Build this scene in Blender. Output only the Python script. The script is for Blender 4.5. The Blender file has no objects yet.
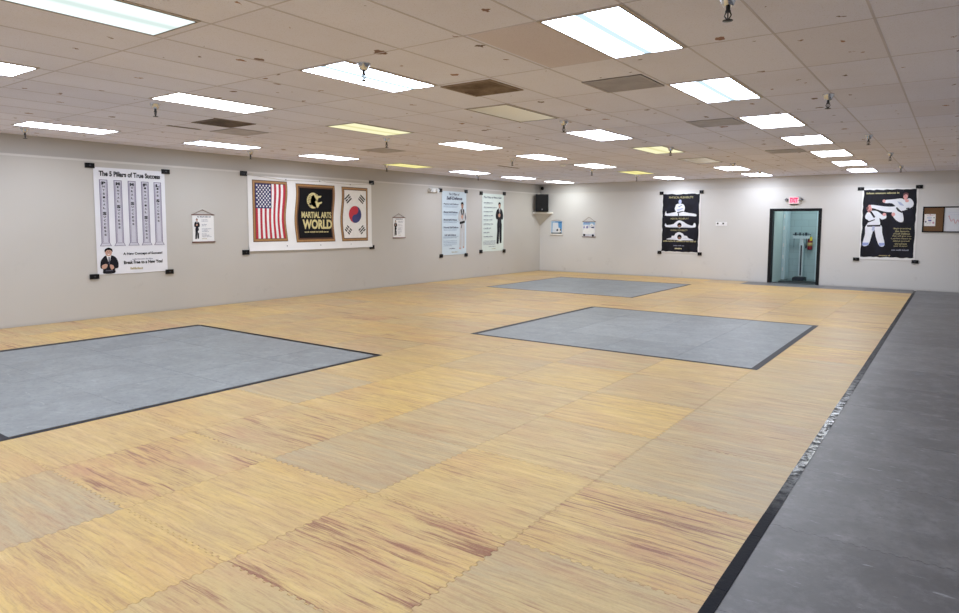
import bpy, bmesh, math, random
from mathutils import Vector, Matrix
random.seed(7)
SC = bpy.context.scene
COL = SC.collection
PI = math.pi

# ------------------------------------------------------------------ room measures (metres)
CAM_H = 1.667
H = 3.014            # ceiling height
XL = -11.942         # left wall plane
YB = 20.146          # back wall plane
XR = 2.6             # right wall plane (out of view)
YF = -4.6            # front wall plane (behind the camera)
SEAM = 2.705         # top of the thicker lower wall lining

# ------------------------------------------------------------------ materials
def lin(c):
    c = c / 255.0
    return c / 12.92 if c <= 0.04045 else ((c + 0.055) / 1.055) ** 2.4
def rgb(t):
    return (lin(t[0]), lin(t[1]), lin(t[2]), 1.0)

class NT:
    """small node-tree helper"""
    def __init__(s, name):
        s.m = bpy.data.materials.new(name); s.m.use_nodes = True
        s.t = s.m.node_tree; s.t.nodes.clear()
        s.out = s.t.nodes.new('ShaderNodeOutputMaterial')
    def n(s, typ, **kw):
        nd = s.t.nodes.new('ShaderNode' + typ)
        for k, v in kw.items(): setattr(nd, k, v)
        return nd
    def l(s, a, b): s.t.links.new(a, b)
    def setin(s, sock, v):
        if isinstance(v, bpy.types.NodeSocket): s.l(v, sock)
        else: sock.default_value = v
    def math(s, op, a, b=0.0, c=None, clamp=False):
        nd = s.n('Math', operation=op, use_clamp=clamp)
        s.setin(nd.inputs[0], a); s.setin(nd.inputs[1], b)
        if c is not None: s.setin(nd.inputs[2], c)
        return nd.outputs[0]
    def mix(s, f, a, b, mode='MIX'):
        nd = s.n('Mix', data_type='RGBA', blend_type=mode)
        s.setin(nd.inputs[0], f); s.setin(nd.inputs[6], a); s.setin(nd.inputs[7], b)
        return nd.outputs[2]
    def noise(s, vec, scale, detail=3.0, rough=0.5, w=None, dist=0.0):
        nd = s.n('TexNoise')
        if w is not None:
            nd.noise_dimensions = '4D'; s.setin(nd.inputs['W'], w)
        s.l(vec, nd.inputs['Vector'])
        nd.inputs['Scale'].default_value = scale; nd.inputs['Detail'].default_value = detail
        nd.inputs['Roughness'].default_value = rough; nd.inputs['Distortion'].default_value = dist
        return nd.outputs['Fac']
    def ramp(s, f, lo, hi, a=0.0, b=1.0):
        nd = s.n('MapRange', clamp=True)
        s.setin(nd.inputs[0], f)
        for i, v in ((1, lo), (2, hi), (3, a), (4, b)): s.setin(nd.inputs[i], v)
        return nd.outputs[0]
    def mapping(s, vec, scale=(1, 1, 1), rot=(0, 0, 0)):
        nd = s.n('Mapping'); s.l(vec, nd.inputs[0])
        nd.inputs['Scale'].default_value = scale; nd.inputs['Rotation'].default_value = rot
        return nd.outputs[0]
    def pos(s): return s.n('NewGeometry').outputs['Position']
    def objco(s): return s.n('TexCoord').outputs['Object']
    def bump(s, h, strength=0.2, dist=0.01):
        nd = s.n('Bump'); nd.inputs['Strength'].default_value = strength
        nd.inputs['Distance'].default_value = dist; s.l(h, nd.inputs['Height'])
        return nd.outputs[0]
    def bsdf(s, color, rough=0.5, metal=0.0, spec=0.5, normal=None, emis=None, estr=0.0):
        b = s.n('BsdfPrincipled')
        s.setin(b.inputs['Base Color'], color); s.setin(b.inputs['Roughness'], rough)
        s.setin(b.inputs['Metallic'], metal); s.setin(b.inputs['Specular IOR Level'], spec)
        if normal is not None: s.l(normal, b.inputs['Normal'])
        if emis is not None:
            s.setin(b.inputs['Emission Color'], emis); s.setin(b.inputs['Emission Strength'], estr)
        s.l(b.outputs[0], s.out.inputs[0])
        return s.m

_pm = {}
def pm(c, rough=0.6, metal=0.0, var=0.04, scale=12.0, spec=0.4, bump=0.0, emis=0.0):
    """a plain coloured surface with a little procedural unevenness"""
    key = (tuple(c), rough, metal, var, scale, spec, bump, emis)
    if key in _pm: return _pm[key]
    t = NT('surface_%d_%d_%d' % tuple(c))
    n = t.noise(t.objco(), scale, 3)
    v = t.ramp(n, 0.3, 0.7, 1 - var, 1 + var)
    hs = t.n('HueSaturation'); hs.inputs['Color'].default_value = rgb(c); t.l(v, hs.inputs['Value'])
    nm = t.bump(n, bump, 0.01) if bump else None
    e = rgb(c) if emis else None
    _pm[key] = t.bsdf(hs.outputs[0], rough, metal, spec, nm, e, emis)
    return _pm[key]

BLACK = pm((9, 9, 12), 0.5, spec=.2)
PLASTIC_BLACK = pm((7, 7, 9), 0.45, spec=.2, bump=0.05)
CHROME = pm((214, 217, 224), 0.22, metal=1.0, var=0.03)
DARKMETAL = pm((60, 60, 64), 0.4, metal=0.6)
WHITEPLASTIC = pm((228, 228, 224), 0.4, var=0.02)

def wall_material(name, base, warm):
    t = NT(name); p = t.pos()
    big = t.noise(p, 0.35, 3, 0.55)
    fine = t.noise(p, 90.0, 2)
    c = t.mix(t.ramp(big, 0.3, 0.7), rgb(base), rgb(warm))
    sep = t.n('SeparateXYZ'); t.l(p, sep.inputs[0])
    low = t.ramp(sep.outputs[2], 0.05, 1.5, 1.0, 0.0)
    sc = t.ramp(t.noise(p, 2.6, 8, 0.72), 0.60, 0.74)
    c = t.mix(t.math('MULTIPLY', t.math('MULTIPLY', sc, low), 0.28), c, rgb((126, 116, 102)))
    base_dirt = t.math('MULTIPLY', t.ramp(sep.outputs[2], 0.0, 0.05, 1.0, 0.0), 0.18)
    c = t.mix(base_dirt, c, rgb((120, 108, 92)))
    h = t.math('ADD', fine, t.math('MULTIPLY', t.noise(p, 28.0, 3), 0.8))
    return t.bsdf(c, 0.7, 0, 0.25, t.bump(h, 0.12, 0.006))
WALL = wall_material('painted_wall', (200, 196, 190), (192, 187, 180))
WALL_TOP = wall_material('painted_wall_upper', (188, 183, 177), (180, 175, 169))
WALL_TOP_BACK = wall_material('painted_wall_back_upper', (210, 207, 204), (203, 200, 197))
WALL_RIGHT = wall_material('painted_wall_right', (226, 225, 226), (219, 218, 219))  # out-of-view wall, made paler to bounce light onto the ceiling
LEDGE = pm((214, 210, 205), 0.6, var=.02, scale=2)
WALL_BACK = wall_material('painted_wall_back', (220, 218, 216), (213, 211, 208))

def ceiling_material():
    t = NT('ceiling_tile'); p = t.pos()
    sep = t.n('SeparateXYZ'); t.l(p, sep.inputs[0])
    ix = t.math('FLOOR', t.math('DIVIDE', t.math('ADD', sep.outputs[0], 2.3575), 0.615))
    iy = t.math('FLOOR', t.math('DIVIDE', t.math('SUBTRACT', sep.outputs[1], 3.89), 1.22))
    cx = t.n('CombineXYZ'); t.l(ix, cx.inputs[0]); t.l(iy, cx.inputs[1])
    wn = t.n('TexWhiteNoise', noise_dimensions='3D'); t.l(cx.outputs[0], wn.inputs[0])
    c = t.mix(wn.outputs['Value'], rgb((230, 230, 247)), rgb((237, 237, 253)))
    # one darker, water-stained tile
    c = t.mix(t.math('MULTIPLY', t.ramp(wn.outputs['Value'], 0.93, 0.95), 0.22), c, rgb((200, 188, 184)))
    big = t.noise(p, 0.8, 4, 0.6)
    c = t.mix(t.ramp(big, 0.45, 0.75, 0, 0.25), c, rgb((210, 202, 208)))
    sp = t.noise(p, 120.0, 2)
    c = t.mix(t.ramp(sp, 0.58, 0.72, 0, 0.35), c, rgb((176, 162, 150)))
    # small rust-coloured dents and chips
    dist = t.n('VectorMath', operation='ADD')
    nz = t.n('TexNoise'); t.l(p, nz.inputs['Vector']); nz.inputs['Scale'].default_value = 16; nz.inputs['Detail'].default_value = 4
    scl = t.n('VectorMath', operation='SCALE'); t.l(nz.outputs['Color'], scl.inputs[0]); scl.inputs['Scale'].default_value = 0.13
    t.l(p, dist.inputs[0]); t.l(scl.outputs[0], dist.inputs[1])
    for scale, rad, thr, amt in ((1.7, 0.065, 0.55, 0.9), (3.4, 0.075, 0.72, 0.85), (0.9, 0.05, 0.6, 0.9)):
        vo = t.n('TexVoronoi', voronoi_dimensions='2D'); t.l(t.mapping(dist.outputs[0], (1.0, 0.8, 1.0)), vo.inputs['Vector'])
        vo.inputs['Scale'].default_value = scale
        sc = t.n('SeparateColor'); t.l(vo.outputs['Color'], sc.inputs[0])
        on = t.math('GREATER_THAN', sc.outputs[0], thr)
        r = t.math('MULTIPLY', sc.outputs[1], rad)
        mask = t.math('MULTIPLY', t.math('LESS_THAN', vo.outputs['Distance'], r), on)
        dark = t.mix(sc.outputs[2], rgb((82, 62, 52)), rgb((150, 96, 58)))
        c = t.mix(t.math('MULTIPLY', mask, amt), c, dark)
    return t.bsdf(c, 0.9, 0, 0.15, t.bump(sp, 0.25, 0.004))
CEIL = ceiling_material()
TBAR = pm((198, 193, 202), 0.6, var=0.05, scale=2)

def tan_mat_material():
    t = NT('woodgrain_foam'); p = t.pos()
    at = t.n('Attribute', attribute_name='mat_look')            # r: yellow->grey, g: streak amount, b: seed
    sc = t.n('SeparateColor'); t.l(at.outputs['Color'], sc.inputs[0])
    tone, amt, seed = sc.outputs[0], sc.outputs[1], t.math('MULTIPLY', sc.outputs[2], 37.0)
    tv = t.noise(p, 1.1, 4, 0.6, w=seed)
    tone2 = t.math('ADD', tone, t.ramp(tv, 0.3, 0.7, -0.30, 0.30), clamp=True)
    c = t.mix(tone2, rgb((217, 182, 100)), rgb((180, 162, 124)))
    sep = t.n('SeparateXYZ'); t.l(p, sep.inputs[0])
    dwarp = t.noise(p, 2.2, 2, 0.5, w=seed)
    cb = t.n('CombineXYZ'); t.l(sep.outputs[0], cb.inputs[0])
    t.l(t.math('ADD', sep.outputs[1], t.math('MULTIPLY', dwarp, 0.05)), cb.inputs[1])
    pw = cb.outputs[0]
    # soft grain along X
    g1 = t.noise(t.mapping(pw, (1.1, 12, 1)), 1.0, 6, 0.68, w=seed)
    c = t.mix(t.ramp(g1, 0.42, 0.66, 0, 0.55), c, rgb((180, 142, 96)))
    gl = t.noise(t.mapping(pw, (1.3, 14, 1)), 1.0, 6, 0.7, w=t.math('ADD', seed, 5.0))
    c = t.mix(t.ramp(gl, 0.50, 0.66, 0, 0.45), c, rgb((232, 202, 136)))
    g2 = t.noise(t.mapping(pw, (4.0, 55, 1)), 1.0, 5, 0.75, w=seed)
    c = t.mix(t.ramp(g2, 0.48, 0.66, 0, 0.50), c, rgb((150, 102, 72)))
    # pinkish worn clouds
    cl = t.noise(t.mapping(pw, (0.8, 2.4, 1)), 1.6, 6, 0.7, w=t.math('ADD', seed, 9.0))
    c = t.mix(t.math('MULTIPLY', t.ramp(cl, 0.46, 0.66), t.math('MULTIPLY', amt, 0.65)), c, rgb((188, 128, 94)))
    # dark red-brown streaks
    area = t.noise(t.mapping(pw, (0.8, 3.4, 1)), 1.1, 2, 0.5, w=t.math('ADD', seed, 3.0))
    s1 = t.noise(t.mapping(pw, (1.3, 34, 1)), 1.0, 7, 0.70, w=t.math('ADD', seed, 21.0))
    lo = t.math('SUBTRACT', 0.69, t.math('MULTIPLY', amt, t.ramp(area, 0.40, 0.64, 0.08, 0.225)))
    m = t.ramp(t.math('SUBTRACT', s1, lo), 0.0, 0.07)
    c = t.mix(t.math('MULTIPLY', m, 0.85), c, rgb((122, 60, 40)))
    s2 = t.noise(t.mapping(pw, (2.4, 42, 1)), 1.0, 7, 0.78, w=t.math('ADD', seed, 2.0))
    m2 = t.math('MULTIPLY', t.ramp(s2, 0.52, 0.61), t.ramp(area, 0.36, 0.60, 0.3, 1.0))
    c = t.mix(t.math('MULTIPLY', m2, t.ramp(amt, 0, 1, 0.2, 0.95)), c, rgb((142, 82, 58)))
    # fine scuff
    sp = t.noise(p, 70, 3, 0.7)
    c = t.mix(t.ramp(sp, 0.45, 0.75, 0, 0.12), c, rgb((232, 212, 176)))
    dk = t.noise(p, 26, 6, 0.75)
    c = t.mix(t.ramp(dk, 0.56, 0.74, 0, 0.25), c, rgb((130, 98, 66)))
    return t.bsdf(c, 0.46, 0, 0.5, t.bump(t.noise(p, 160, 2), 0.12, 0.003))
TAN = tan_mat_material()

def grey_mat_material(name, ca, cb_, scuff, wear=1.0):
    t = NT(name); p = t.pos()
    at = t.n('Attribute', attribute_name='mat_look')
    sc = t.n('SeparateColor'); t.l(at.outputs['Color'], sc.inputs[0])
    tone, seed = sc.outputs[0], t.math('MULTIPLY', sc.outputs[2], 37.0)
    n = t.noise(p, 1.2, 4, 0.6, w=seed)
    f = t.math('ADD', tone, t.ramp(n, 0.3, 0.7, -0.3, 0.3), clamp=True)
    c = t.mix(f, rgb(ca), rgb(cb_))
    sm = t.noise(p, 6.0, 6, 0.7, w=seed)
    c = t.mix(t.ramp(sm, 0.48, 0.68, 0, 0.5 * wear), c, rgb(scuff))
    dk = t.noise(p, 18.0, 6, 0.75)
    bl = t.noise(p, 2.6, 5, 0.65)
    c = t.mix(t.ramp(bl, 0.42, 0.66, 0, 0.30 * wear), c, rgb([int(v * .78) for v in ca]))
    c = t.mix(t.ramp(dk, 0.50, 0.66, 0, 0.38 * wear), c, rgb((84, 84, 88)))
    # pale scuff marks, long and thin in scattered directions
    for ang, sx, thr in ((0.3, 22, 0.65), (1.2, 26, 0.655), (2.2, 20, 0.655)):
        s = t.noise(t.mapping(p, (3.5, sx, 1), (0, 0, ang)), 1.0, 5, 0.66)
        c = t.mix(t.ramp(s, thr, thr + 0.06, 0, 0.32 * wear), c, rgb((200, 205, 210)))
    return t.bsdf(c, t.ramp(sm, 0.3, 0.7, 0.40, 0.52), 0, 0.5, t.bump(t.noise(p, 140, 2), 0.15, 0.003))
GREY = grey_mat_material('grey_foam', (124, 130, 134), (142, 148, 152), (168, 174, 178))
GREYDARK = grey_mat_material('charcoal_grey_foam', (92, 91, 93), (112, 111, 112), (138, 137, 139), 1.5)

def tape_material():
    """black vinyl tape: gloss raised along one stretch to place the glints, dull elsewhere"""
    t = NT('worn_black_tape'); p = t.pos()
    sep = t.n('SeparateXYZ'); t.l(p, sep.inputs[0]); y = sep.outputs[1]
    shiny = t.math('MULTIPLY', t.ramp(y, 3.9, 5.0), t.ramp(y, 6.4, 8.6, 1.0, 0.25))  # gloss band set by position so glints show along this stretch
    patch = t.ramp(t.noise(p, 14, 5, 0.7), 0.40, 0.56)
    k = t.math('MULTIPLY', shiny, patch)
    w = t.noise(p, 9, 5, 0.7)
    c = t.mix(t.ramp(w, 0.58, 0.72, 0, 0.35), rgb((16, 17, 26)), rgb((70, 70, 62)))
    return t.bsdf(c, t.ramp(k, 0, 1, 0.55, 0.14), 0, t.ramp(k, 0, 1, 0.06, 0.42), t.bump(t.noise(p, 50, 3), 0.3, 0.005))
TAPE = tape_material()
EDGE = pm((20, 22, 34), 0.5, var=0.25, scale=9, spec=0.18, bump=0.1)

def concrete(name, a, b, rough=0.7):
    t = NT(name); p = t.pos()
    n = t.noise(p, 1.3, 6, 0.65)
    c = t.mix(n, rgb(a), rgb(b))
    return t.bsdf(c, rough, 0, 0.4, t.bump(t.noise(p, 60, 3), 0.1, 0.004))
CONCRETE = concrete('subfloor_concrete', (74, 72, 70), (104, 100, 96))
HALLFLOOR = concrete('dark_glossy_tile', (52, 64, 62), (78, 92, 88), 0.12)

def block_material():
    t = NT('painted_block'); p = t.pos()
    sep = t.n('SeparateXYZ'); t.l(p, sep.inputs[0])
    cb = t.n('CombineXYZ'); t.l(t.math('ADD', sep.outputs[0], sep.outputs[1]), cb.inputs[0]); t.l(sep.outputs[2], cb.inputs[1])
    br = t.n('TexBrick'); t.l(cb.outputs[0], br.inputs['Vector'])
    br.inputs['Scale'].default_value = 1.0; br.inputs['Brick Width'].default_value = 0.4; br.inputs['Row Height'].default_value = 0.2
    br.inputs['Mortar Size'].default_value = 0.006
    br.inputs['Color1'].default_value = rgb((176, 202, 206)); br.inputs['Color2'].default_value = rgb((170, 196, 201))
    br.inputs['Mortar'].default_value = rgb((156, 181, 187))
    return t.bsdf(br.outputs['Color'], 0.55, 0, 0.3, t.bump(t.noise(p, 40, 3), 0.15, 0.005))
BLOCK = block_material()
HALLWALL = pm((196, 216, 214), 0.6, var=0.02, scale=3)
HALLWHITE = pm((206, 228, 236), 0.45, var=0.02, scale=3)

def lens_material(name, bright, band, s_bright, s_band, warm_edge=None):
    t = NT(name); o = t.objco()
    sep = t.n('SeparateXYZ'); t.l(o, sep.inputs[0])
    ax = t.math('ABSOLUTE', sep.outputs[0])
    f = t.ramp(ax, 0.025, 0.075, 1.0, 0.0)                       # duller band between the two tubes
    c = t.mix(f, rgb(bright), rgb(band))
    st = t.ramp(f, 0, 1, s_bright, s_band)
    e = t.n('Emission'); t.l(c, e.inputs[0]); t.l(st, e.inputs[1])
    t.l(e.outputs[0], t.out.inputs[0])
    return t.m
LENS = {
    'cool': lens_material('lens_cool_white', (226, 238, 255), (206, 232, 248), 13.2, 0.80),
    'mint': lens_material('lens_mint_white', (238, 252, 249), (222, 240, 235), 0.84, 0.70),
    'white': lens_material('lens_white', (232, 240, 255), (236, 244, 255), 13.2, 4.0),
    'cream': lens_material('lens_cream_white', (240, 246, 246), (236, 246, 240), 10.8, 3.0),
    'yellow': lens_material('lens_yellow', (250, 246, 196), (242, 234, 172), 0.74, 0.66),
    'amber': lens_material('lens_amber', (250, 241, 160), (240, 226, 134), 0.72, 0.62),
}
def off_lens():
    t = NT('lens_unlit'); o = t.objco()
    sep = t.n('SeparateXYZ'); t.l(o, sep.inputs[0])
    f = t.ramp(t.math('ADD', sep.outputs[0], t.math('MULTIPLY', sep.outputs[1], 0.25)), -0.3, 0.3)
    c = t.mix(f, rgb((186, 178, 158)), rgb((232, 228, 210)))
    return t.bsdf(c, 0.3, 0, 0.5, None, c, 0.12)  # faint emission paints a glow into the unlit lens
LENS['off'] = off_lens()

# ------------------------------------------------------------------ geometry helpers
class MB:
    def __init__(s): s.bm = bmesh.new(); s.mats = []
    def mi(s, m):
        if m not in s.mats: s.mats.append(m)
        return s.mats.index(m)
    def face(s, pts, m, smooth=False):
        vs = [s.bm.verts.new(p) for p in pts]
        try: f = s.bm.faces.new(vs)
        except ValueError: return None
        f.material_index = s.mi(m); f.smooth = smooth
        return f
    def box(s, lo, hi, m):
        x0, y0, z0 = lo; x1, y1, z1 = hi
        v = [s.bm.verts.new(p) for p in ((x0, y0, z0), (x1, y0, z0), (x1, y1, z0), (x0, y1, z0), (x0, y0, z1), (x1, y0, z1), (x1, y1, z1), (x0, y1, z1))]
        k = s.mi(m)
        for q in ((0, 3, 2, 1), (4, 5, 6, 7), (0, 1, 5, 4), (1, 2, 6, 5), (2, 3, 7, 6), (3, 0, 4, 7)):
            s.bm.faces.new([v[i] for i in q]).material_index = k
    def prism(s, pts, z0, z1, m):
        """2-D outline (x, y), counter-clockwise, extruded along z"""
        a = [s.bm.verts.new((x, y, z0)) for x, y in pts]; b = [s.bm.verts.new((x, y, z1)) for x, y in pts]
        k = s.mi(m); n = len(pts)
        s.bm.faces.new(b).material_index = k
        s.bm.faces.new(a[::-1]).material_index = k
        for i in range(n):
            s.bm.faces.new((a[i], a[(i + 1) % n], b[(i + 1) % n], b[i])).material_index = k
    def tube(s, p0, p1, r0, m, r1=None, n=12, caps=True):
        p0, p1 = Vector(p0), Vector(p1); r1 = r0 if r1 is None else r1
        d = (p1 - p0).normalized()
        u = d.orthogonal().normalized(); w = d.cross(u); k = s.mi(m)
        A = []; B = []
        for i in range(n):
            a = 2 * PI * i / n; e = u * math.cos(a) + w * math.sin(a)
            A.append(s.bm.verts.new(p0 + e * r0)); B.append(s.bm.verts.new(p1 + e * r1))
        for i in range(n):
            f = s.bm.faces.new((A[i], A[(i + 1) % n], B[(i + 1) % n], B[i])); f.material_index = k; f.smooth = True
        if caps:
            s.bm.faces.new(A[::-1]).material_index = k; s.bm.faces.new(B).material_index = k
    def path(s, pts, r, m, n=8):
        for a, b in zip(pts, pts[1:]): s.tube(a, b, r, m, n=n)
    def lathe(s, prof, m, c=(0, 0, 0), n=20):
        """(radius, z) profile turned about the z axis"""
        k = s.mi(m); rings = []
        for r, z in prof:
            rings.append([s.bm.verts.new((c[0] + r * math.cos(2 * PI * i / n), c[1] + r * math.sin(2 * PI * i / n), c[2] + z)) for i in range(n)])
        for a, b in zip(rings, rings[1:]):
            for i in range(n):
                f = s.bm.faces.new((a[i], a[(i + 1) % n], b[(i + 1) % n], b[i])); f.material_index = k; f.smooth = True
        s.bm.faces.new(rings[0][::-1]).material_index = k; s.bm.faces.new(rings[-1]).material_index = k
    def build(s, name, parent=None, loc=None, bevel=0.0, recalc=True):
        if recalc: bmesh.ops.recalc_face_normals(s.bm, faces=s.bm.faces[:])
        me = bpy.data.meshes.new(name); s.bm.to_mesh(me); s.bm.free()
        for m in s.mats: me.materials.append(m)
        o = bpy.data.objects.new(name, me); COL.objects.link(o)
        if parent is not None: o.parent = parent
        if loc is not None: o.location = loc
        if bevel:
            b = o.modifiers.new('edge', 'BEVEL'); b.width = bevel; b.segments = 2; b.limit_method = 'ANGLE'
        return o

def tag(o, label, cat, group=None, kind=None):
    o['label'] = label; o['category'] = cat
    if group: o['group'] = group
    if kind: o['kind'] = kind
    return o
def thing(name, label, cat, loc=(0, 0, 0), rz=0.0, group=None):
    o = bpy.data.objects.new(name, None); COL.objects.link(o)
    o.empty_display_size = 0.1; o.location = loc; o.rotation_euler = (0, 0, rz)
    return tag(o, label, cat, group)
def structure(o, label=None, cat=None):
    o['kind'] = 'structure'
    if label: o['label'] = label
    if cat: o['category'] = cat
    return o
def dup(root, loc, rz=None, label=None):
    """a copy of a thing with copies of its parts and sub-parts"""
    r = root.copy(); COL.objects.link(r); r.location = loc
    if rz is not None: r.rotation_euler = (0, 0, rz)
    if label: r['label'] = label
    for ch in list(root.children):
        c = ch.copy(); COL.objects.link(c); c.parent = r
        for g in list(ch.children):
            d = g.copy(); COL.objects.link(d); d.parent = c
    return r

# ------------------------------------------------------------------ camera
cam = bpy.data.cameras.new('camera'); camo = bpy.data.objects.new('camera', cam); COL.objects.link(camo)
F, YAW, PITCH, ROLL, PY = 658.96, -0.626158, 0.0826717, 0.0042261, 277.49
fw = Vector((math.sin(YAW) * math.cos(PITCH), math.cos(YAW) * math.cos(PITCH), -math.sin(PITCH)))
rt = Vector((math.cos(YAW), -math.sin(YAW), 0)); up = rt.cross(fw)
r2 = rt * math.cos(ROLL) + up * math.sin(ROLL); u2 = up * math.cos(ROLL) - rt * math.sin(ROLL)
camo.matrix_world = Matrix(((r2.x, u2.x, -fw.x, 0), (r2.y, u2.y, -fw.y, 0), (r2.z, u2.z, -fw.z, CAM_H), (0, 0, 0, 1)))
cam.sensor_fit = 'HORIZONTAL'; cam.sensor_width = 36.0; cam.lens = F / 959 * 36.0
cam.shift_y = (PY - 306.5) / 959.0
cam.clip_start = 0.05; cam.clip_end = 100
SC.camera = camo

FILL_POWER = 18.0  # strength of the added fill lamps behind the camera
# ------------------------------------------------------------------ room shell
DX0, DX1, DZ = -4.363, -3.026, 2.105        # outer edges of the black door frame
b = MB(); b.box((XL - 0.2, YF - 0.2, -0.14), (XR + 0.2, YB + 0.2, -0.022), CONCRETE); structure(b.build('floor'))
b = MB(); b.box((XL - 0.2, YF - 0.2, H), (XR + 0.2, YB + 0.2, H + 0.12), CEIL); structure(b.build('ceiling'))
REC = 0.04
b = MB()
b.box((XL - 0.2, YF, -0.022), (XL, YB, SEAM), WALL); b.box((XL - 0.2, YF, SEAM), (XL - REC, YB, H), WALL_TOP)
structure(b.build('wall_left'))
b = MB()
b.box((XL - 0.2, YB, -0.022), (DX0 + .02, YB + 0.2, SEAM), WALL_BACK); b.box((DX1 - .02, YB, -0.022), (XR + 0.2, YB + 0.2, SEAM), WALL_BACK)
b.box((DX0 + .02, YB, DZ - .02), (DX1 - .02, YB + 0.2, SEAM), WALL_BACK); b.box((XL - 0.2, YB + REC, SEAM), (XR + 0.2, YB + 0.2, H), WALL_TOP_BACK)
structure(b.build('wall_back'))
b = MB(); b.box((XL - REC, YF, SEAM - .03), (XL + .008, YB, SEAM + .004), LEDGE); structure(b.build('trim_4'))
b = MB(); b.box((XL, YB - .008, SEAM - .03), (XR, YB + REC, SEAM + .004), LEDGE); structure(b.build('trim_5'))
b = MB(); b.box((XR, YF, -0.022), (XR + 0.2, YB, H), WALL_RIGHT); structure(b.build('wall_right'))
ADDED_WIN = [(-11.0, -7.6), (-7.2, -3.8), (-3.4, 0.0)]      # unseen storefront windows behind the camera, added to bring in fill light
b = MB(); xs_ = [XL - 0.2] + [v for w_ in ADDED_WIN for v in w_] + [XR + 0.2]
for i in range(0, len(xs_), 2): b.box((xs_[i], YF - 0.2, 0.45), (xs_[i + 1], YF, 2.6), WALL)
b.box((XL - 0.2, YF - 0.2, -0.022), (XR + 0.2, YF, 0.45), WALL); b.box((XL - 0.2, YF - 0.2, 2.6), (XR + 0.2, YF, H), WALL)
structure(b.build('wall_front'))
ADDED_WINFRAME = pm((70, 70, 74), .4, metal=.5)
for i, (wa, wb_) in enumerate(ADDED_WIN):
    b = MB()
    for lo, hi in (((wa, .45), (wa + .05, 2.6)), ((wb_ - .05, .45), (wb_, 2.6)), ((wa + .05, .45), (wb_ - .05, .5)), ((wa + .05, 2.55), (wb_ - .05, 2.6)), (((wa + wb_) / 2 - .025, .5), ((wa + wb_) / 2 + .025, 2.55))):
        b.box((lo[0], YF - .13, lo[1]), (hi[0], YF - .05, hi[1]), ADDED_WINFRAME)
    structure(b.build('added_window_%d' % (i + 1)))
    dl = bpy.data.lights.new('added_fill_light', 'AREA'); dl.shape = 'RECTANGLE'; dl.size = wb_ - wa - .1; dl.size_y = 2.0; dl.energy = FILL_POWER; dl.color = (.86, .94, 1.0)  # unseen lamp added for cool fill on ceiling and floor
    do = bpy.data.objects.new('added_fill_light', dl); COL.objects.link(do); do.location = ((wa + wb_) / 2, YF - .16, 1.52); do.rotation_euler = (-PI / 2, 0, PI)

# ceiling grid: thin painted bars between the tiles
b = MB()
gx0 = -2.3575; gy0 = 3.89
n = -15
while gx0 + n * 0.615 < XR:
    x = gx0 + n * 0.615
    if x > XL: b.box((x - 0.008, YF, H - 0.002), (x + 0.008, YB, H + 0.002), TBAR)
    n += 1
n = -7
while gy0 + n * 1.22 < YB:
    y = gy0 + n * 1.22
    if y > YF: b.box((XL, y - 0.007, H - 0.0018), (XR, y + 0.007, H + 0.002), TBAR)
    n += 1
structure(b.build('trim_1'))

# door opening with black frame, and the hall behind it
d = bpy.data.objects.new('door_1', None); COL.objects.link(d); d.location = ((DX0 + DX1) / 2, YB, 0); structure(d)
b = MB(); hw = (DX1 - DX0) / 2; fwid = 0.085
BLKFRAME = pm((7, 8, 13), 0.45, var=0.1, spec=.2)
for sx in (-1, 1):
    b.box((min(sx * hw, sx * (hw - fwid)), -0.02, -0.02), (max(sx * hw, sx * (hw - fwid)), 0.22, DZ), BLKFRAME)
b.box((-hw + fwid, -0.02, DZ - 0.075), (hw - fwid, 0.22, DZ), BLKFRAME)
b.build('door_frame', d, bevel=0.004)
b = MB(); b.box((-hw + fwid, -0.02, -0.022), (hw - fwid, 0.22, 0.006), pm((24, 26, 30), 0.4)); b.build('threshold', d)
HB = 22.30
b = MB(); b.box((-4.9, YB + 0.2, -0.14), (-1.9, HB, -0.022), HALLFLOOR); structure(b.build('floor_hall'))
b = MB(); b.box((-4.9, YB + 0.2, 2.72), (-1.9, HB, 2.8), HALLWALL); structure(b.build('ceiling_hall'))
b = MB(); b.box((-4.9, HB, -0.14), (-1.9, HB + 0.15, 2.8), BLOCK); structure(b.build('wall_hall_back'))
b = MB(); b.box((-4.9, YB + 0.2, -0.022), (-4.30, 21.6, 2.72), HALLWALL); structure(b.build('wall_hall_left'))
b = MB(); b.box((-2.05, YB + 0.2, -0.022), (-1.9, HB, 2.72), HALLWALL); structure(b.build('wall_hall_right'))
b = MB(); b.box((-3.47, HB - 0.05, -0.022), (-3.36, HB, 2.72), HALLWHITE); structure(b.build('trim_2'))
# white door leaf standing open at the end of the hall's left wall
d2 = bpy.data.objects.new('door_2', None); COL.objects.link(d2); d2.location = (-4.24, 21.62, 0); structure(d2)
b = MB(); b.box((-0.06, 0, -0.015), (0.045, 0.55, 2.04), HALLWHITE); b.build('door_leaf', d2, bevel=0.004)
b = MB()
for z in (0.25, 0.62, 0.98, 1.5, 1.85): b.box((-0.035, -0.008, z), (0.0, 0.0, z + 0.11), pm((238, 242, 244), 0.35))
b.build('hinge', d2)
b = MB(); b.box((-4.6, HB - 0.6, 2.02), (-4.2, HB - 0.01, 2.2), HALLWHITE); structure(b.build('trim_3'))
al = bpy.data.lights.new('hall_lamp', 'AREA'); al.shape = 'RECTANGLE'; al.size = 0.9; al.size_y = 0.6; al.energy = 10.5; al.color = (0.86, 0.97, 1.0)
ao = bpy.data.objects.new('hall_lamp', al); COL.objects.link(ao); ao.location = (-3.4, 21.2, 2.68)

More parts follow.
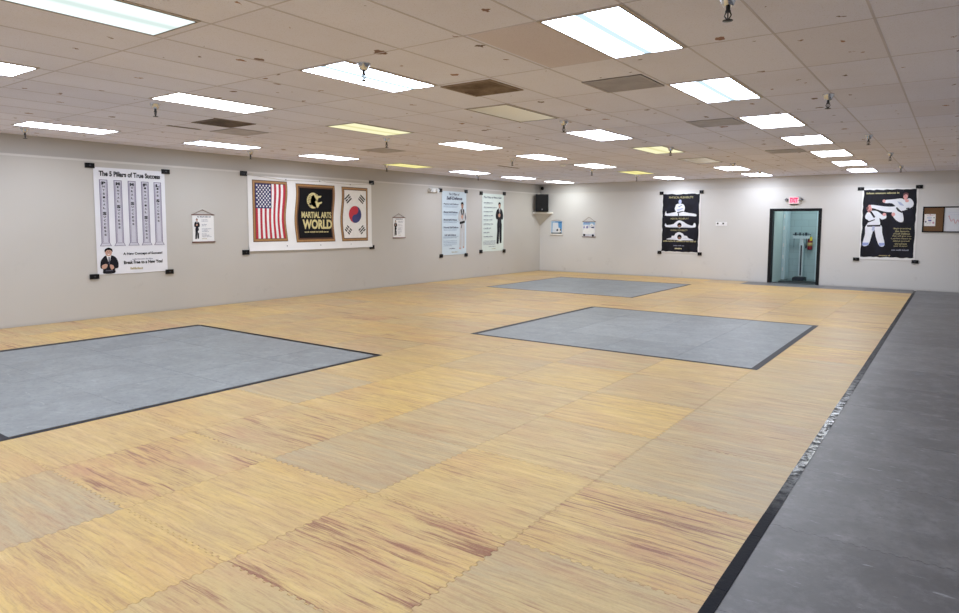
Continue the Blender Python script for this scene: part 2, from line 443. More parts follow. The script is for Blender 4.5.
# ------------------------------------------------------------------ puzzle mats
PX, PYY, X0, Y0 = 1.0100, 1.016, -0.817, 1.80
TEETH, AMP, GAP = 34, 0.0085, 0.0014
def toothed(t_len, a0, straight):
    """offset profile along one side: list of (t, offset)"""
    if straight: return [(0.0, 0.0), (t_len, 0.0)]
    out = [(0.0, 0.0)]; p = t_len / TEETH
    for i in range(1, TEETH - 1):
        sgn = 1 if i % 2 else -1
        t0 = i * p; out += [(t0 + (0.004 if sgn > 0 else 0.004), sgn * AMP), (t0 + p - 0.004, sgn * AMP)]
    out.append((t_len, 0.0))
    return out
def mat_outline(x0, y0, x1, y1, flat=(False,) * 4):
    lx, ly = x1 - x0, y1 - y0
    pts = []
    for t, o in toothed(lx, 0, flat[0])[:-1]: pts.append((x0 + t, y0 + o + GAP))
    for t, o in toothed(ly, 0, flat[1])[:-1]: pts.append((x1 + o - GAP, y0 + t))
    for t, o in toothed(lx, 0, flat[2])[::-1][:-1]: pts.append((x0 + t, y1 + o - GAP))
    for t, o in toothed(ly, 0, flat[3])[::-1][:-1]: pts.append((x0 + o + GAP, y0 + t))
    # keep the corners clean
    return pts
def set_look(o, looks):
    """per-face colour attribute: (tone, streak, seed)"""
    me = o.data
    a = me.attributes.new('mat_look', 'FLOAT_COLOR', 'FACE')
    for i, l in enumerate(looks): a.data[i].color = (l[0], l[1], l[2], 1.0)
def make_mat(parent, cells, material, name='foam_mat'):
    """cells: list of (outline, look); one mesh"""
    b = MB(); looks = []
    ox, oy = parent.location.x, parent.location.y
    for pts, lk in cells:
        nf = len(b.bm.faces)
        b.prism([(x - ox, y - oy) for x, y in pts], -0.02, 0.0, material)
        looks += [lk] * (len(b.bm.faces) - nf)
    o = b.build(name, parent, recalc=False)
    set_look(o, looks)
    return o

GREY_SQ = {'A': (6, 9, 0, 3), 'B': (2, 5, 6, 9), 'C': (6, 9, 12, 15)}
def in_sq(c, r):
    return any(a <= c <= b_ and r0 <= r <= r1 for a, b_, r0, r1 in GREY_SQ.values())
def cell(c, r): return (X0 - c * PX, Y0 + r * PYY, X0 - (c - 1) * PX, Y0 + (r + 1) * PYY)
def project(x, y):
    v = Vector((x, y, -CAM_H)); z = v.dot(fw)
    if z < 0.1: return None
    return (479.5 + F * v.dot(r2) / z, PY - F * v.dot(u2) / z)
def shown_area(c, r):
    x0, y0, x1, y1 = cell(c, r); tot = 0; N = 8
    for i in range(N):
        for j in range(N):
            p = project(x0 + (i + .5) * PX / N, y0 + (j + .5) * PYY / N)
            if p and 0 <= p[0] < 959 and 0 <= p[1] < 613:
                v = Vector((x0 + (i + .5) * PX / N, y0 + (j + .5) * PYY / N, -CAM_H)); tot += 1 / v.dot(fw) ** 3
    return tot
LOOK = {(1, 0): (.75, .45), (1, 1): (.30, .85), (1, 2): (.85, .12), (1, 3): (.8, .55), (1, 4): (.65, .4), (1, 5): (.55, .3), (1, 6): (.6, .35),
        (2, 0): (.30, .95), (2, 1): (.25, .6), (2, 2): (.6, .55), (2, 3): (.0, .45), (2, 4): (.6, .5), (2, 5): (.3, .45),
        (3, 0): (.12, .35), (3, 1): (.9, .3), (3, 2): (.75, .45), (3, 3): (.5, .5), (3, -1): (.1, .55), (3, 4): (.25, .4),
        (2, -1): (.6, .5), (4, -1): (.95, .45), (4, 0): (.18, 1.0), (4, 1): (.45, .75), (4, 2): (.15, .55), (4, 3): (.05, .35), (4, 4): (.5, .4),
        (5, 2): (.9, .15), (5, 3): (.3, .45), (5, -1): (.35, .5), (5, 0): (.3, .3), (5, 1): (.3, .45), (5, 4): (.2, .4)}
tan_root = thing('puzzle_mat_floor', 'tan and yellow wood-grain foam puzzle mat floor with red-brown streaks filling the hall', 'mat floor', (-6.0, 10.0, 0.0))
cells = []
for c in range(1, 12):
    for r in range(-2, 18):
        if in_sq(c, r) or (r == 17 and c <= 4): continue
        x0, y0, x1, y1 = cell(c, r)
        rnd = random.Random(c * 131 + r * 17)
        lk = LOOK.get((c, r), (min(1, max(0, rnd.gauss(.42, .22))), min(.85, max(.15, rnd.gauss(.66, .16)))))
        flat = (in_sq(c, r - 1) or r == -2, c == 1 or in_sq(c - 1, r), in_sq(c, r + 1) or r == 17 or (r == 16 and c <= 4), in_sq(c + 1, r) or c == 11)
        cells.append((shown_area(c, r), mat_outline(x0, y0, x1, y1, flat), (lk[0], lk[1], rnd.random())))
cells.sort(key=lambda k: -k[0])
for a, pts, lk in cells[:100]: make_mat(tan_root, [(pts, lk)], TAN)
o = make_mat(tan_root, [(p, l) for a, p, l in cells[100:]], TAN, 'foam_mat'); o['kind'] = 'stuff'

def grey_square(key, label, edges, sh=(0.0, 0.0)):
    a, b_, r0, r1 = GREY_SQ[key]
    x0 = X0 - b_ * PX; x1 = X0 - (a - 1) * PX; y0 = Y0 + r0 * PYY; y1 = Y0 + (r1 + 1) * PYY
    root = thing('grey_mat_square', label, 'floor mat', ((x0 + x1) / 2, (y0 + y1) / 2, 0.0), group='grey four-by-four mat squares let into the tan floor')
    for c in range(a, b_ + 1):
        for r in range(r0, r1 + 1):
            rnd = random.Random(c * 77 + r * 5 + 3)
            q = cell(c, r); q = (q[0] + sh[0], q[1] + sh[1], q[2] + sh[0], q[3] + sh[1])
            flat = (r == r0, c == a, r == r1, c == b_)
            tone = min(1, max(0, rnd.gauss(.45, .16)))
            if key == 'B' and (c, r) in ((4, 7), (4, 8)): tone = 1.0
            make_mat(root, [(mat_outline(*q, flat), (tone, 0, rnd.random()))], GREY)
    n_, e_, s_, w_ = edges
    gx_, gy_ = x0, y0; x0 += sh[0]; x1 += sh[0]; y0 += sh[1]; y1 += sh[1]; w0 = min(x0, gx_); s0_ = min(y0, gy_)
    cx, cy = root.location.x, root.location.y
    for nm, lo, hi in (('edge_strip', (x0 - .005, y1 - n_), (x1 + .005, y1 + .008)), ('edge_strip', (w0 - .005, s0_ - .008), (x1 + .005, y0 + s_)),
                       ('edge_strip', (x1 - e_, y0 + s_), (x1 + .008, y1 - n_)), ('edge_strip', (w0 - .008, y0 + s_), (x0 + w_, y1 - n_))):
        b = MB(); b.box((lo[0] - cx, lo[1] - cy, 0.0005), (hi[0] - cx, hi[1] - cy, 0.003), EDGE); b.build(nm, root)
grey_square('A', 'large grey mat square with thin dark edging, nearest the five-pillars poster', (.02, .04, .035, .03), (.07, .06))
grey_square('B', 'grey mat square with dark edging, closest to the black border strip', (.02, .07, .02, .03), (.045, .03))
grey_square('C', 'far grey mat square in front of the back wall with the splits poster', (.02, .04, .02, .02))

walk = thing('grey_mat_walkway', 'dark grey scuffed puzzle mat walkway along the right side and before the doorway', 'mat walkway', (0.5, 10.0, 0.0))
WX0 = -0.766; extra = []
for c in range(3):
    for r in range(-2, 18):
        rnd = random.Random(c * 91 + r * 7)
        q = (WX0 + c * PX, Y0 + r * PYY, WX0 + (c + 1) * PX, Y0 + (r + 1) * PYY)
        lk = (min(1, max(0, rnd.gauss(.45, .3))), 0, rnd.random())
        make_mat(walk, [(mat_outline(*q, (r == -2, c == 2, r == 17, c == 0)), lk)], GREYDARK)
for c in range(1, 5):
    rnd = random.Random(c); q = cell(c, 17)
    make_mat(walk, [(mat_outline(*q, (True, c == 1, True, c == 4)), (rnd.random(), 0, rnd.random()))], GREYDARK)

# black tape border between tan floor and walkway
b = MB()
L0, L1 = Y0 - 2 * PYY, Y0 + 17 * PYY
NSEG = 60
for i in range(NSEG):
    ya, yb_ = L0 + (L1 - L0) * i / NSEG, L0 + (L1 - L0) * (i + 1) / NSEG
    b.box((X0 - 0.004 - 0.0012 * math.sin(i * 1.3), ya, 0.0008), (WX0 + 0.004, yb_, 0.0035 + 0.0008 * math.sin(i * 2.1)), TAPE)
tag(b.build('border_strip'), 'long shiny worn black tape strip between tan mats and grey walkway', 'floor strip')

# ------------------------------------------------------------------ ceiling lights
ROWS = {-2.05: 'leading to the fighters poster', -4.51: 'leading to the doorway', -6.97: 'leading to the splits poster', -10.64: 'along the left wall'}
ORD = ['closest to back wall'] + [k + ' from back wall' for k in ('second', 'third', 'fourth', 'fifth', 'sixth', 'seventh', 'eighth', 'added ninth', 'added tenth')]
KIND = {(-2.05, 0): 'white', (-2.05, 2): 'cream',
        (-4.51, 5): 'off', (-4.51, 3): 'yellow', (-4.51, 2): 'off',
        (-6.97, 5): 'yellow', (-6.97, 1): 'amber', (-6.97, 2): 'cream', (-10.64, 3): 'amber', (-6.97, 4): 'cream',
        (-10.64, 0): 'cream', (-10.64, 6): 'white', (-6.97, 6): 'cream', (-4.51, 7): 'mint'}
WORDS = {'cool': 'bright cool white', 'mint': 'bright mint white', 'white': 'bright white', 'cream': 'bright white', 'yellow': 'dim yellow', 'amber': 'dim yellow', 'off': 'unlit beige'}
FRAME = pm((188, 176, 164), 0.5, var=0.03, scale=3); DARKEDGE = pm((92, 84, 84), 0.6)
def light_proto(kind):
    root = thing('ceiling_light', 'x', 'ceiling light', (0, 0, H), 0, 'recessed ceiling light panels')
    lx, ly, ox, oy = 0.277, 0.59, 0.306, 0.608
    b = MB()
    for lo, hi in (((-ox, -oy), (-lx, oy)), ((lx, -oy), (ox, oy)), ((-lx, -oy), (lx, -ly)), ((-lx, ly), (lx, oy))):
        b.box((lo[0], lo[1], -0.007), (hi[0], hi[1], 0.0), FRAME)
    e = 0.007
    for lo, hi in (((-lx - e, -ly - e), (-lx, ly + e)), ((lx, -ly - e), (lx + e, ly + e)), ((-lx, -ly - e), (lx, -ly)), ((-lx, ly), (lx, ly + e))):
        b.box((lo[0], lo[1], -0.0095), (hi[0], hi[1], -0.001), DARKEDGE)
    b.build('frame', root)
    b = MB()
    N = 6
    for i in range(N):          # shallow pillow-shaped lens
        for j in range(N):
            def P(u, v):
                x, y = -lx + 2 * lx * u, -ly + 2 * ly * v
                sag = 0.012 if kind == 'off' else 0.004
                return (x, y, -0.006 - sag * (1 - (2 * u - 1) ** 2) * (1 - (2 * v - 1) ** 2))
            b.face([P(i / N, j / N), P(i / N, (j + 1) / N), P((i + 1) / N, (j + 1) / N), P((i + 1) / N, j / N)], LENS[kind], True)
    b.build('diffuser', root, recalc=False)
    return root
protos = {}
NUDGE = {(-2.05, 0): (-2.0, 19.0), (-2.05, 1): (-2.0, 16.65), (-2.05, 2): (-2.01, 14.2), (-2.05, 3): (-2.02, 11.75), (-2.05, 4): (-2.03, 9.38), (-6.97, 6): (-6.94, 4.43), (-10.64, 6): (-10.52, 4.35), (-10.64, 5): (-10.56, 6.88), (-4.51, 7): (-4.50, 1.985), (-6.97, 7): (-6.93, 1.93), (-10.64, 1): (-10.68, 16.75)}
for x in ROWS:
    for k in range(10):
        y = 19.14 - 2.44 * k
        if y < YF + 0.5: continue
        if x == -4.47 and k == 7: pass
        px_, py_ = NUDGE.get((x, k), (x, y if k < 7 else y - 0.07))
        kind = KIND.get((x, k), 'cool' if k in (5, 6) else 'white')
        if k >= 8: kind = 'white'  # unseen panels behind the camera, added for their light
        lab = '%s ceiling panel, %s in row %s' % (WORDS[kind], ORD[k], ROWS[x])
        if kind not in protos:
            protos[kind] = light_proto(kind); o = protos[kind]; o.location = (px_, py_, H); o['label'] = lab
        else:
            dup(protos[kind], (px_, py_, H), label=lab)

# ------------------------------------------------------------------ vents in the ceiling
def vent(name, x, y, label, base, dark, kind):
    root = thing(name, label, 'ceiling vent', (x, y, H))
    s = 0.298
    b = MB()
    fc = pm(base, 0.6, var=0.08, scale=6)
    if kind == 'perforated':
        t = NT('perforated_panel'); o_ = t.objco()
        vo = t.n('TexVoronoi'); t.l(o_, vo.inputs['Vector']); vo.inputs['Scale'].default_value = 60; vo.inputs['Randomness'].default_value = 0.0
        hole = t.ramp(vo.outputs['Distance'], 0.28, 0.36, 1, 0)
        dust = t.ramp(t.noise(o_, 4, 4, 0.6), 0.35, 0.65)
        c = t.mix(dust, rgb(base), rgb([int(v * .9) for v in base])); c = t.mix(t.math('MULTIPLY', hole, 0.6), c, rgb(dark))
        pmat = t.bsdf(c, 0.6, 0, 0.3)
        b.box((-s, -s, -0.006), (s, s, 0.0), pmat); b.build('panel', root)
    else:
        t = NT('louvre_dust'); o_ = t.objco()
        c = t.mix(t.ramp(t.noise(o_, 3.5, 5, 0.6), 0.35, 0.65), rgb(base), rgb(dark))
        pmat = t.bsdf(c, 0.7, 0, 0.2)
        for i in range(9):
            yy = -s + 0.05 + i * (2 * s - 0.1) / 8
            b.face([(-s + .03, yy - .03, -0.002), (s - .03, yy - .03, -0.002), (s - .03, yy + .02, -0.014), (-s + .03, yy + .02, -0.014)], pmat)
        b.box((-s + .02, -s + .02, -0.002), (s - .02, s - .02, 0.0), pm(dark, 0.8)); b.build('louvres', root)
    b = MB(); w = 0.028
    for lo, hi in (((-s, -s), (-s + w, s)), ((s - w, -s), (s, s)), ((-s + w, -s), (s - w, -s + w)), ((-s + w, s - w), (s - w, s))):
        b.box((lo[0], lo[1], -0.010), (hi[0], hi[1], 0.0), fc)
    b.build('frame', root)
vent('supply_vent', -3.93, 5.47, 'brown dust-stained louvred vent between a lit and an unlit light panel', (136, 116, 100), (84, 68, 58), 'louvre')
vent('return_vent', -2.69, 6.08, 'grey perforated ceiling vent between the two largest light panels over the right side', (168, 163, 168), (112, 108, 108), 'perforated')
vent('return_vent', -2.69, 9.07, 'grey perforated ceiling vent beside the third-nearest panel of the right-hand light row', (182, 178, 184), (138, 134, 136), 'perforated')
vent('supply_vent', -8.2, 5.36, 'dark brown louvred vent above the wall between five-pillars poster and flag banner', (104, 88, 76), (70, 58, 50), 'louvre')
vent('return_vent', -8.81, 6.02, 'pale grey perforated vent just past the dark louvred vent at left', (190, 184, 188), (150, 146, 146), 'perforated')
vent('return_vent', -2.64, 13.27, 'pale grey perforated vent between right-hand light row and unlit far panel', (182, 178, 184), (138, 134, 136), 'perforated')
vent('return_vent', -8.8, 9.07, 'faint grey perforated vent behind the sprinkler near the yellow light panel at left', (186, 180, 184), (146, 140, 140), 'perforated')
for x, y, lab, l_, w_ in ((-9.05, 5.28, 'narrow dark slot vent beside the brown louvred vent at left', .25, .03), (-8.84, 13.4, 'dark slot vent near the far end of the left ceiling', .45, .035)):
    root = thing('slot_vent', lab, 'ceiling vent', (x, y, H))
    b = MB(); b.box((-w_, -l_, -0.006), (w_, l_, 0.0), pm((150, 138, 128), 0.6)); b.build('frame', root)
    b = MB(); b.box((-w_ * .7, -l_ + .02, -0.0075), (w_ * .7, l_ - .02, -0.0055), pm((70, 62, 58), 0.8)); b.build('slot', root)
# one darker replacement tile, dropped in the grid
b = MB(); b.box((-0.296, -0.6, -0.003), (0.296, 0.6, 0.0), None or CEIL)
o = b.build('ceiling_tile', loc=(-2.64, 4.5, H))
t = NT('stained_ceiling_tile'); p = t.pos()
c = t.mix(t.ramp(t.noise(p, 1.5, 4, .6), .3, .7), rgb((212, 202, 208)), rgb((218, 209, 216)))
c = t.mix(t.ramp(t.noise(p, 120, 2), .58, .72, 0, .3), c, rgb((140, 122, 106)))
o.data.materials.clear(); o.data.materials.append(t.bsdf(c, .9, 0, .1))
tag(o, 'darker tan ceiling tile beside the biggest lit panel', 'ceiling tile')

# ------------------------------------------------------------------ sprinklers
def sprinkler_proto():
    root = thing('sprinkler_head', 'x', 'sprinkler', (0, 0, H), 0, 'sprinkler heads hanging from the ceiling')
    b = MB(); b.lathe([(0.058, 0.0), (0.056, -0.008), (0.044, -0.030), (0.032, -0.058), (0.024, -0.062)], CHROME); b.build('escutcheon', root)
    b = MB()
    b.lathe([(0.013, -0.055), (0.013, -0.085), (0.017, -0.087), (0.017, -0.097), (0.011, -0.099)], DARKMETAL, n=12)
    for sx in (-1, 1): b.path([(sx * 0.012, 0, -0.097), (sx * 0.02, 0, -0.115), (sx * 0.004, 0, -0.140)], 0.004, DARKMETAL)
    b.tube((0, 0, -0.1), (0, 0, -0.14), 0.004, DARKMETAL)
    b.build('nozzle', root)
    b = MB(); b.lathe([(0.004, -0.138), (0.030, -0.143), (0.030, -0.147), (0.004, -0.149)], DARKMETAL, n=16); b.build('deflector', root)
    return root
sp = None
SPX = {-1.17: 'on the right-hand line', -4.22: 'on the line over the doorway side', -7.6: 'on the line toward the splits poster', -11.08: 'on the line by the left wall'}
SPO = ['nearest', 'second', 'third', 'fourth', 'fifth']
SPY = {-1.17: ((-1.17, 4.12), (-1.16, 7.78), (-1.16, 11.62), (-1.10, 14.7), (-1.13, 18.1)),
       -4.22: ((-4.16, 4.06), (-4.29, 7.82), (-4.19, 11.55), (-4.12, 15.3), (-4.18, 18.0)),
       -7.6: ((-7.53, 4.05), (-7.52, 7.83), (-7.66, 11.75), (-7.54, 15.24), (-7.46, 17.9)),
       -11.08: ((-11.12, 4.02), (-11.06, 7.78), (-11.0, 11.45), (-11.05, 15.2))}
for x, w in SPX.items():
    for i, (xx, yy) in enumerate(SPY[x]):
        lab = 'chrome pendant sprinkler head %s, %s from the front' % (w, SPO[i] if i else 'first')
        if sp is None: sp = sprinkler_proto(); sp.location = (xx, yy, H); sp['label'] = lab
        else: dup(sp, (xx, yy, H), label=lab)
b = MB(); b.lathe([(0.065, 0.0), (0.065, -0.02), (0.05, -0.04), (0.02, -0.045)], WHITEPLASTIC)
tag(b.build('smoke_detector', loc=(-7.45, 13.55, H)), 'small round white smoke detector beside a far lit panel', 'smoke detector')

# ------------------------------------------------------------------ printing on posters
_txt = {}
def text_polys(body, bold=0.0, shear=0.0):
    key = (body, bold, shear)
    if key in _txt: return _txt[key]
    cu = bpy.data.curves.new('lettering', 'FONT'); cu.body = body; cu.size = 1.0; cu.offset = bold; cu.shear = shear; cu.resolution_u = 3
    ob = bpy.data.objects.new('lettering', cu); COL.objects.link(ob)
    bpy.context.view_layer.update()
    dg = bpy.context.evaluated_depsgraph_get()
    me = bpy.data.meshes.new_from_object(ob.evaluated_get(dg))
    vs = [(v.co.x, v.co.y) for v in me.vertices]; fs = [tuple(p.vertices) for p in me.polygons]
    bpy.data.objects.remove(ob); bpy.data.curves.remove(cu); bpy.data.meshes.remove(me)
    _txt[key] = (vs, fs)
    return vs, fs
def smooth(pts, n=5):
    out = []; N = len(pts)
    for i in range(N):
        p0, p1, p2, p3 = (Vector(pts[(i + k) % N]) for k in (-1, 0, 1, 2))
        for k in range(n):
            t = k / n
            out.append(tuple(0.5 * ((2 * p1) + (p2 - p0) * t + (2 * p0 - 5 * p1 + 4 * p2 - p3) * t * t + (3 * p1 - p0 - 3 * p2 + p3) * t ** 3)))
    return out
class Print(MB):
    """flat printing in poster units: u 0..1 from the left, v 0..1 from the top; drawn facing local -y"""
    def __init__(s, W, Hh, warp=None, curl=0.0): super().__init__(); s.W, s.Hh = W, Hh; s.warp = warp; s.curl = curl
    def pt(s, u, v, lay):
        if s.warp: u, v = s.warp(u, v)
        return (u * s.W, -0.012 - lay * 0.0008 - max(0, (v - .94) / .06) * s.curl, (1 - v) * s.Hh)
    def poly(s, pts, m, lay=1, sm=0):
        if sm: pts = smooth(pts, sm)
        return s.face([s.pt(u, v, lay) for u, v in pts], m)
    def rect(s, u0, v0, u1, v1, m, lay=1):
        return s.poly([(u0, v0), (u1, v0), (u1, v1), (u0, v1)], m, lay)
    def disc(s, u, v, ru, rv, m, lay=1, n=20, a0=0, a1=2 * PI):
        return s.poly([(u + ru * math.cos(a0 + (a1 - a0) * i / n), v + rv * math.sin(a0 + (a1 - a0) * i / n)) for i in range(n + (0 if a1 - a0 > 6.2 else 1))], m, lay)
    def text(s, body, u0, v0, u1, v1, m, lay=2, bold=0.0, shear=0.0, slope=0.0):
        vs, fs = text_polys(body, bold, shear)
        if not vs: return
        xs = [p[0] for p in vs]; ys = [p[1] for p in vs]
        ax, bx_, ay, by = min(xs), max(xs), min(ys), max(ys)
        k = s.mi(m); V = []
        for x, y in vs:
            u = u0 + (x - ax) / max(1e-6, bx_ - ax) * (u1 - u0); v = v1 + (y - ay) / max(1e-6, by - ay) * (v0 - v1) + slope * (u - u0)
            V.append(s.bm.verts.new(s.pt(u, v, lay)))
        for f in fs:
            try:
                q = s.bm.faces.new([V[i] for i in f]); q.material_index = k
            except ValueError: pass
    def marks(s, u0, v0, u1, v1, m, lay=2, seed=0, avg=5):
        """a line of print too small to read: word-length runs of letter-sized strokes"""
        r = random.Random(seed); u = u0; h = v1 - v0; cw = h * s.Hh / s.W * 0.62
        while u < u1 - cw:
            for _ in range(max(2, int(r.gauss(avg, 2)))):
                if u > u1 - cw: break
                top = v0 if r.random() < .35 else v0 + h * .28
                s.rect(u, top, u + cw * .72, v1, m, lay); u += cw
            u += cw * .8

INK = pm((18, 18, 26), 0.6, spec=.2); INKBLUE = pm((58, 62, 92), 0.6); FAINT = pm((140, 142, 160), 0.6); FAINTBLUE = pm((128, 150, 176), 0.6)
GOLD = pm((214, 200, 140), 0.5, var=0.08, scale=30); GOLDTEXT = pm((188, 178, 128), 0.6); GOLDDULL = pm((170, 156, 108), 0.6); SKIN = pm((196, 150, 130), 0.6); SKINPINK = pm((226, 160, 156), 0.6)
SKINDARK = pm((142, 98, 84), 0.6)
SUIT = pm((14, 14, 24), 0.6, spec=.2); SUITEDGE = pm((60, 58, 72), 0.6); SHIRT = pm((236, 234, 236), 0.6); HAIR = pm((12, 11, 13), 0.6, spec=.2); TIE = pm((60, 60, 80), 0.6)
GI = pm((232, 234, 242), 0.6); GISHADE = pm((176, 184, 214), 0.6); GIGREY = pm((196, 196, 198), 0.6)
SHEETW = pm((232, 232, 238), 0.45, var=0.03, scale=3, bump=0.25); SHEETWHITE = pm((240, 239, 238), 0.5, var=0.02, scale=3)
SHEETBLUE = pm((208, 224, 234), 0.45, var=0.03, scale=3); SHEETGREEN = pm((222, 234, 226), 0.45, var=0.03, scale=3)
FABRIC = None
def fabric():
    t = NT('black_fabric'); o_ = t.objco()
    n = t.noise(t.mapping(o_, (1.5, 1, 1.2), (0, .5, 0)), 2.2, 4, .55, dist=.6)
    c = t.mix(t.ramp(n, .35, .7), rgb((9, 9, 15)), rgb((24, 24, 38)))
    return t.bsdf(c, .55, 0, .2, t.bump(n, .3, .05))
FABRIC = fabric()

def wallframe(side, u, v):
    """origin of a poster whose lower left corner is at (u, v) on a wall, and its turn"""
    return ((XL, u, v), PI / 2) if side == 'left' else ((u, YB, v), 0.0)
def sheet(b, W, Hh, m, curl=0.015, lay=0, nx=8, ny=12, droop=0.0, back=True):
    """the hanging sheet itself, slightly curling away from the wall at its lower edge"""
    g = []
    for j in range(ny + 1):
        row = []
        for i in range(nx + 1):
            u, v = i / nx, j / ny
            uu = u
            e = max(0, (v - .94) / .06) * curl + max(0, (.03 - v) / .03) * curl * .5
            zz = 1 - v - (droop * math.sin(PI * u) if j == ny else 0)
            row.append(b.bm.verts.new((uu * W, -0.010 + (-e if v > .5 else e * .3), zz * Hh)))
        g.append(row)
    k = b.mi(m)
    for j in range(ny):
        for i in range(nx):
            f = b.bm.faces.new((g[j][i], g[j + 1][i], g[j + 1][i + 1], g[j][i + 1])); f.material_index = k; f.smooth = True
def clips(root, spots, sz=(0.115, 0.085)):
    for u, v in spots:
        b = MB(); w, h = sz
        b.box((u - w / 2, -0.032, v - h / 2), (u + w / 2, -0.002, v + h / 2), PLASTIC_BLACK)
        b.tube((u, -0.032, v), (u, -0.040, v), 0.016, DARKMETAL, n=10)
        b.build('corner_clip', root, bevel=0.006)
def suit_man(p, u0, v0, u1, v1, gi=False, lay=2):
    """standing printed man, arms folded at the chest; box u0..u1, v0..v1"""
    def X(a): return u0 + a * (u1 - u0)
    def Y(a): return v0 + a * (v1 - v0)
    def Q(l): return [(X(a), Y(c)) for a, c in l]
    body, leg = (GIGREY, GIGREY) if gi else (SUIT, SUIT)
    p.poly(Q([(.26, .46), (.76, .46), (.80, .70), (.78, .94), (.55, .95), (.54, .72), (.51, .58), (.48, .74), (.42, .97), (.18, .95), (.23, .70)]), leg, lay, 3)
    if not gi:
        p.poly(Q([(.18, .93), (.40, .95), (.40, .985), (.14, .975)]), HAIR, lay + 1); p.poly(Q([(.56, .92), (.74, .92), (.80, .96), (.58, .97)]), HAIR, lay + 1)
    else:
        p.poly(Q([(.18, .95), (.36, .955), (.32, .985), (.12, .975)]), SKIN, lay + 1); p.poly(Q([(.58, .93), (.72, .93), (.76, .965), (.60, .97)]), SKIN, lay + 1)
    p.poly(Q([(.36, .155), (.64, .155), (.86, .21), (.98, .33), (.90, .41), (.74, .42), (.76, .56), (.24, .57), (.27, .42), (.10, .40), (.04, .31), (.16, .20)]), body, lay + 1, 3)
    p.poly(Q([(.42, .15), (.60, .15), (.53, .30)]), GIGREY if gi else SHIRT, lay + 2)
    if gi:
        p.poly(Q([(.30, .17), (.42, .15), (.58, .34), (.52, .37)]), SUIT, lay + 3); p.poly(Q([(.60, .15), (.74, .17), (.54, .38), (.50, .34)]), SUIT, lay + 3)
        p.poly(Q([(.20, .42), (.80, .39), (.82, .44), (.22, .47)]), HAIR, lay + 3); p.poly(Q([(.46, .44), (.52, .44), (.42, .56), (.36, .54)]), HAIR, lay + 3)
        p.poly(Q([(.84, .22), (.95, .32), (.90, .40), (.82, .33)]), SUITEDGE, lay + 3)
    else:
        p.poly(Q([(.49, .19), (.54, .19), (.53, .31), (.50, .31)]), TIE, lay + 3)
        p.poly(Q([(.50, .42), (.53, .42), (.54, .92), (.50, .70)]), SUITEDGE, lay + 3)
    p.poly(Q([(.36, .30), (.50, .27), (.62, .30), (.56, .35), (.40, .35)]), SKIN, lay + 4, 3)
    p.disc(X(.51), Y(.085), (u1 - u0) * .13, (v1 - v0) * .066, SKIN, lay + 2)
    p.rect(X(.45), Y(.12), X(.57), Y(.165), SKINDARK, lay + 2)
    p.poly(Q([(.36, .085), (.36, .03), (.50, .005), (.64, .03), (.66, .085), (.60, .055), (.42, .055)]), HAIR, lay + 3, 3)
    for a in (.46, .56): p.disc(X(a), Y(.080), (u1 - u0) * .018, (v1 - v0) * .006, HAIR, lay + 4, 8)
    p.rect(X(.46), Y(.117), X(.56), Y(.123), SKINDARK, lay + 4)

# --- five pillars poster (left wall)
W, Hh = 1.245, 1.835
(loc, rz) = wallframe('left', 5.30, 0.752)
P1 = thing('wall_poster', 'large white poster reading The 5 Pillars of True Success with five printed columns', 'poster', loc, rz)
b = MB(); sheet(b, W, Hh, SHEETW, 0.0, droop=0.004); s1 = b.build('sheet', P1, recalc=False)
p = Print(W, Hh)
p.text('The 5 Pillars of True Success', .070, .030, .930, .080, INK, bold=.04)
p.text('A New Concept of Success!', .355, .800, .925, .832, INK, bold=.04)
p.marks(.48, .862, .80, .874, FAINT, seed=3, avg=7)
p.text('Break Free to a New You!', .36, .880, .925, .914, INK, bold=.04)
p.marks(.45, .946, .66, .968, GOLDDULL, seed=8, avg=9)
p.build('lettering', s1, recalc=False)
PFILL = pm((204, 202, 214), .55, var=.04, scale=20); PEDGE = pm((120, 112, 138), .55)
for (uc, word1, word2) in ((.125, 'PHYSICAL', 'SUCCESS'), (.318, 'MENTAL', 'SUCCESS'), (.512, 'MORAL', 'SUCCESS'), (.70, 'FINANCIAL', 'SUCCESS'), (.885, 'LIFE', 'SUCCESS')):
    q = Print(W, Hh); hw_ = .056
    q.rect(uc - hw_, .112, uc + hw_, .715, PEDGE, 1); q.rect(uc - hw_ + .012, .118, uc + hw_ - .012, .715, PFILL, 2)
    for du in (-.034, .034): q.rect(uc + du - .003, .135, uc + du + .003, .70, PEDGE, 3)
    q.poly([(uc - .056, .705), (uc + .056, .705), (uc + .08, .735), (uc - .08, .735)], PEDGE, 3); q.poly([(uc - .05, .709), (uc + .05, .709), (uc + .068, .731), (uc - .068, .731)], PFILL, 4)
    v = .130
    for ch in word1:
        big = ch == word1[0] and v < .14
        q.text(ch, uc - (.027 if big else .015), v, uc + (.027 if big else .015), v + (.030 if big else .019), INK, 5, bold=.06 if big else .04); v += .037 if big else .0335
    v += .012
    for i, ch in enumerate(word2):
        big = i == 0
        q.text(ch, uc - (.025 if big else .015), v, uc + (.025 if big else .015), v + (.030 if big else .019), INK, 5, bold=.06 if big else .04); v += .037 if big else .0335
    q.build('printed_pillar', s1, recalc=False)
q = Print(W, Hh)
class Shift(Print):
    def pt(s, u, v, lay): return Print.pt(s, (u - .175) * .95 + .160, (v - .74) * 1.0 + .748, lay)
q = Shift(W, Hh)
q.poly([(.09, .835), (.13, .815), (.21, .815), (.27, .835), (.305, .885), (.30, .935), (.255, .945), (.25, .985), (.09, .985), (.085, .945), (.05, .93), (.055, .87)], SUIT, 2, 3)
q.poly([(.135, .81), (.205, .81), (.175, .90)], SHIRT, 3); q.rect(.165, .83, .183, .90, TIE, 4)
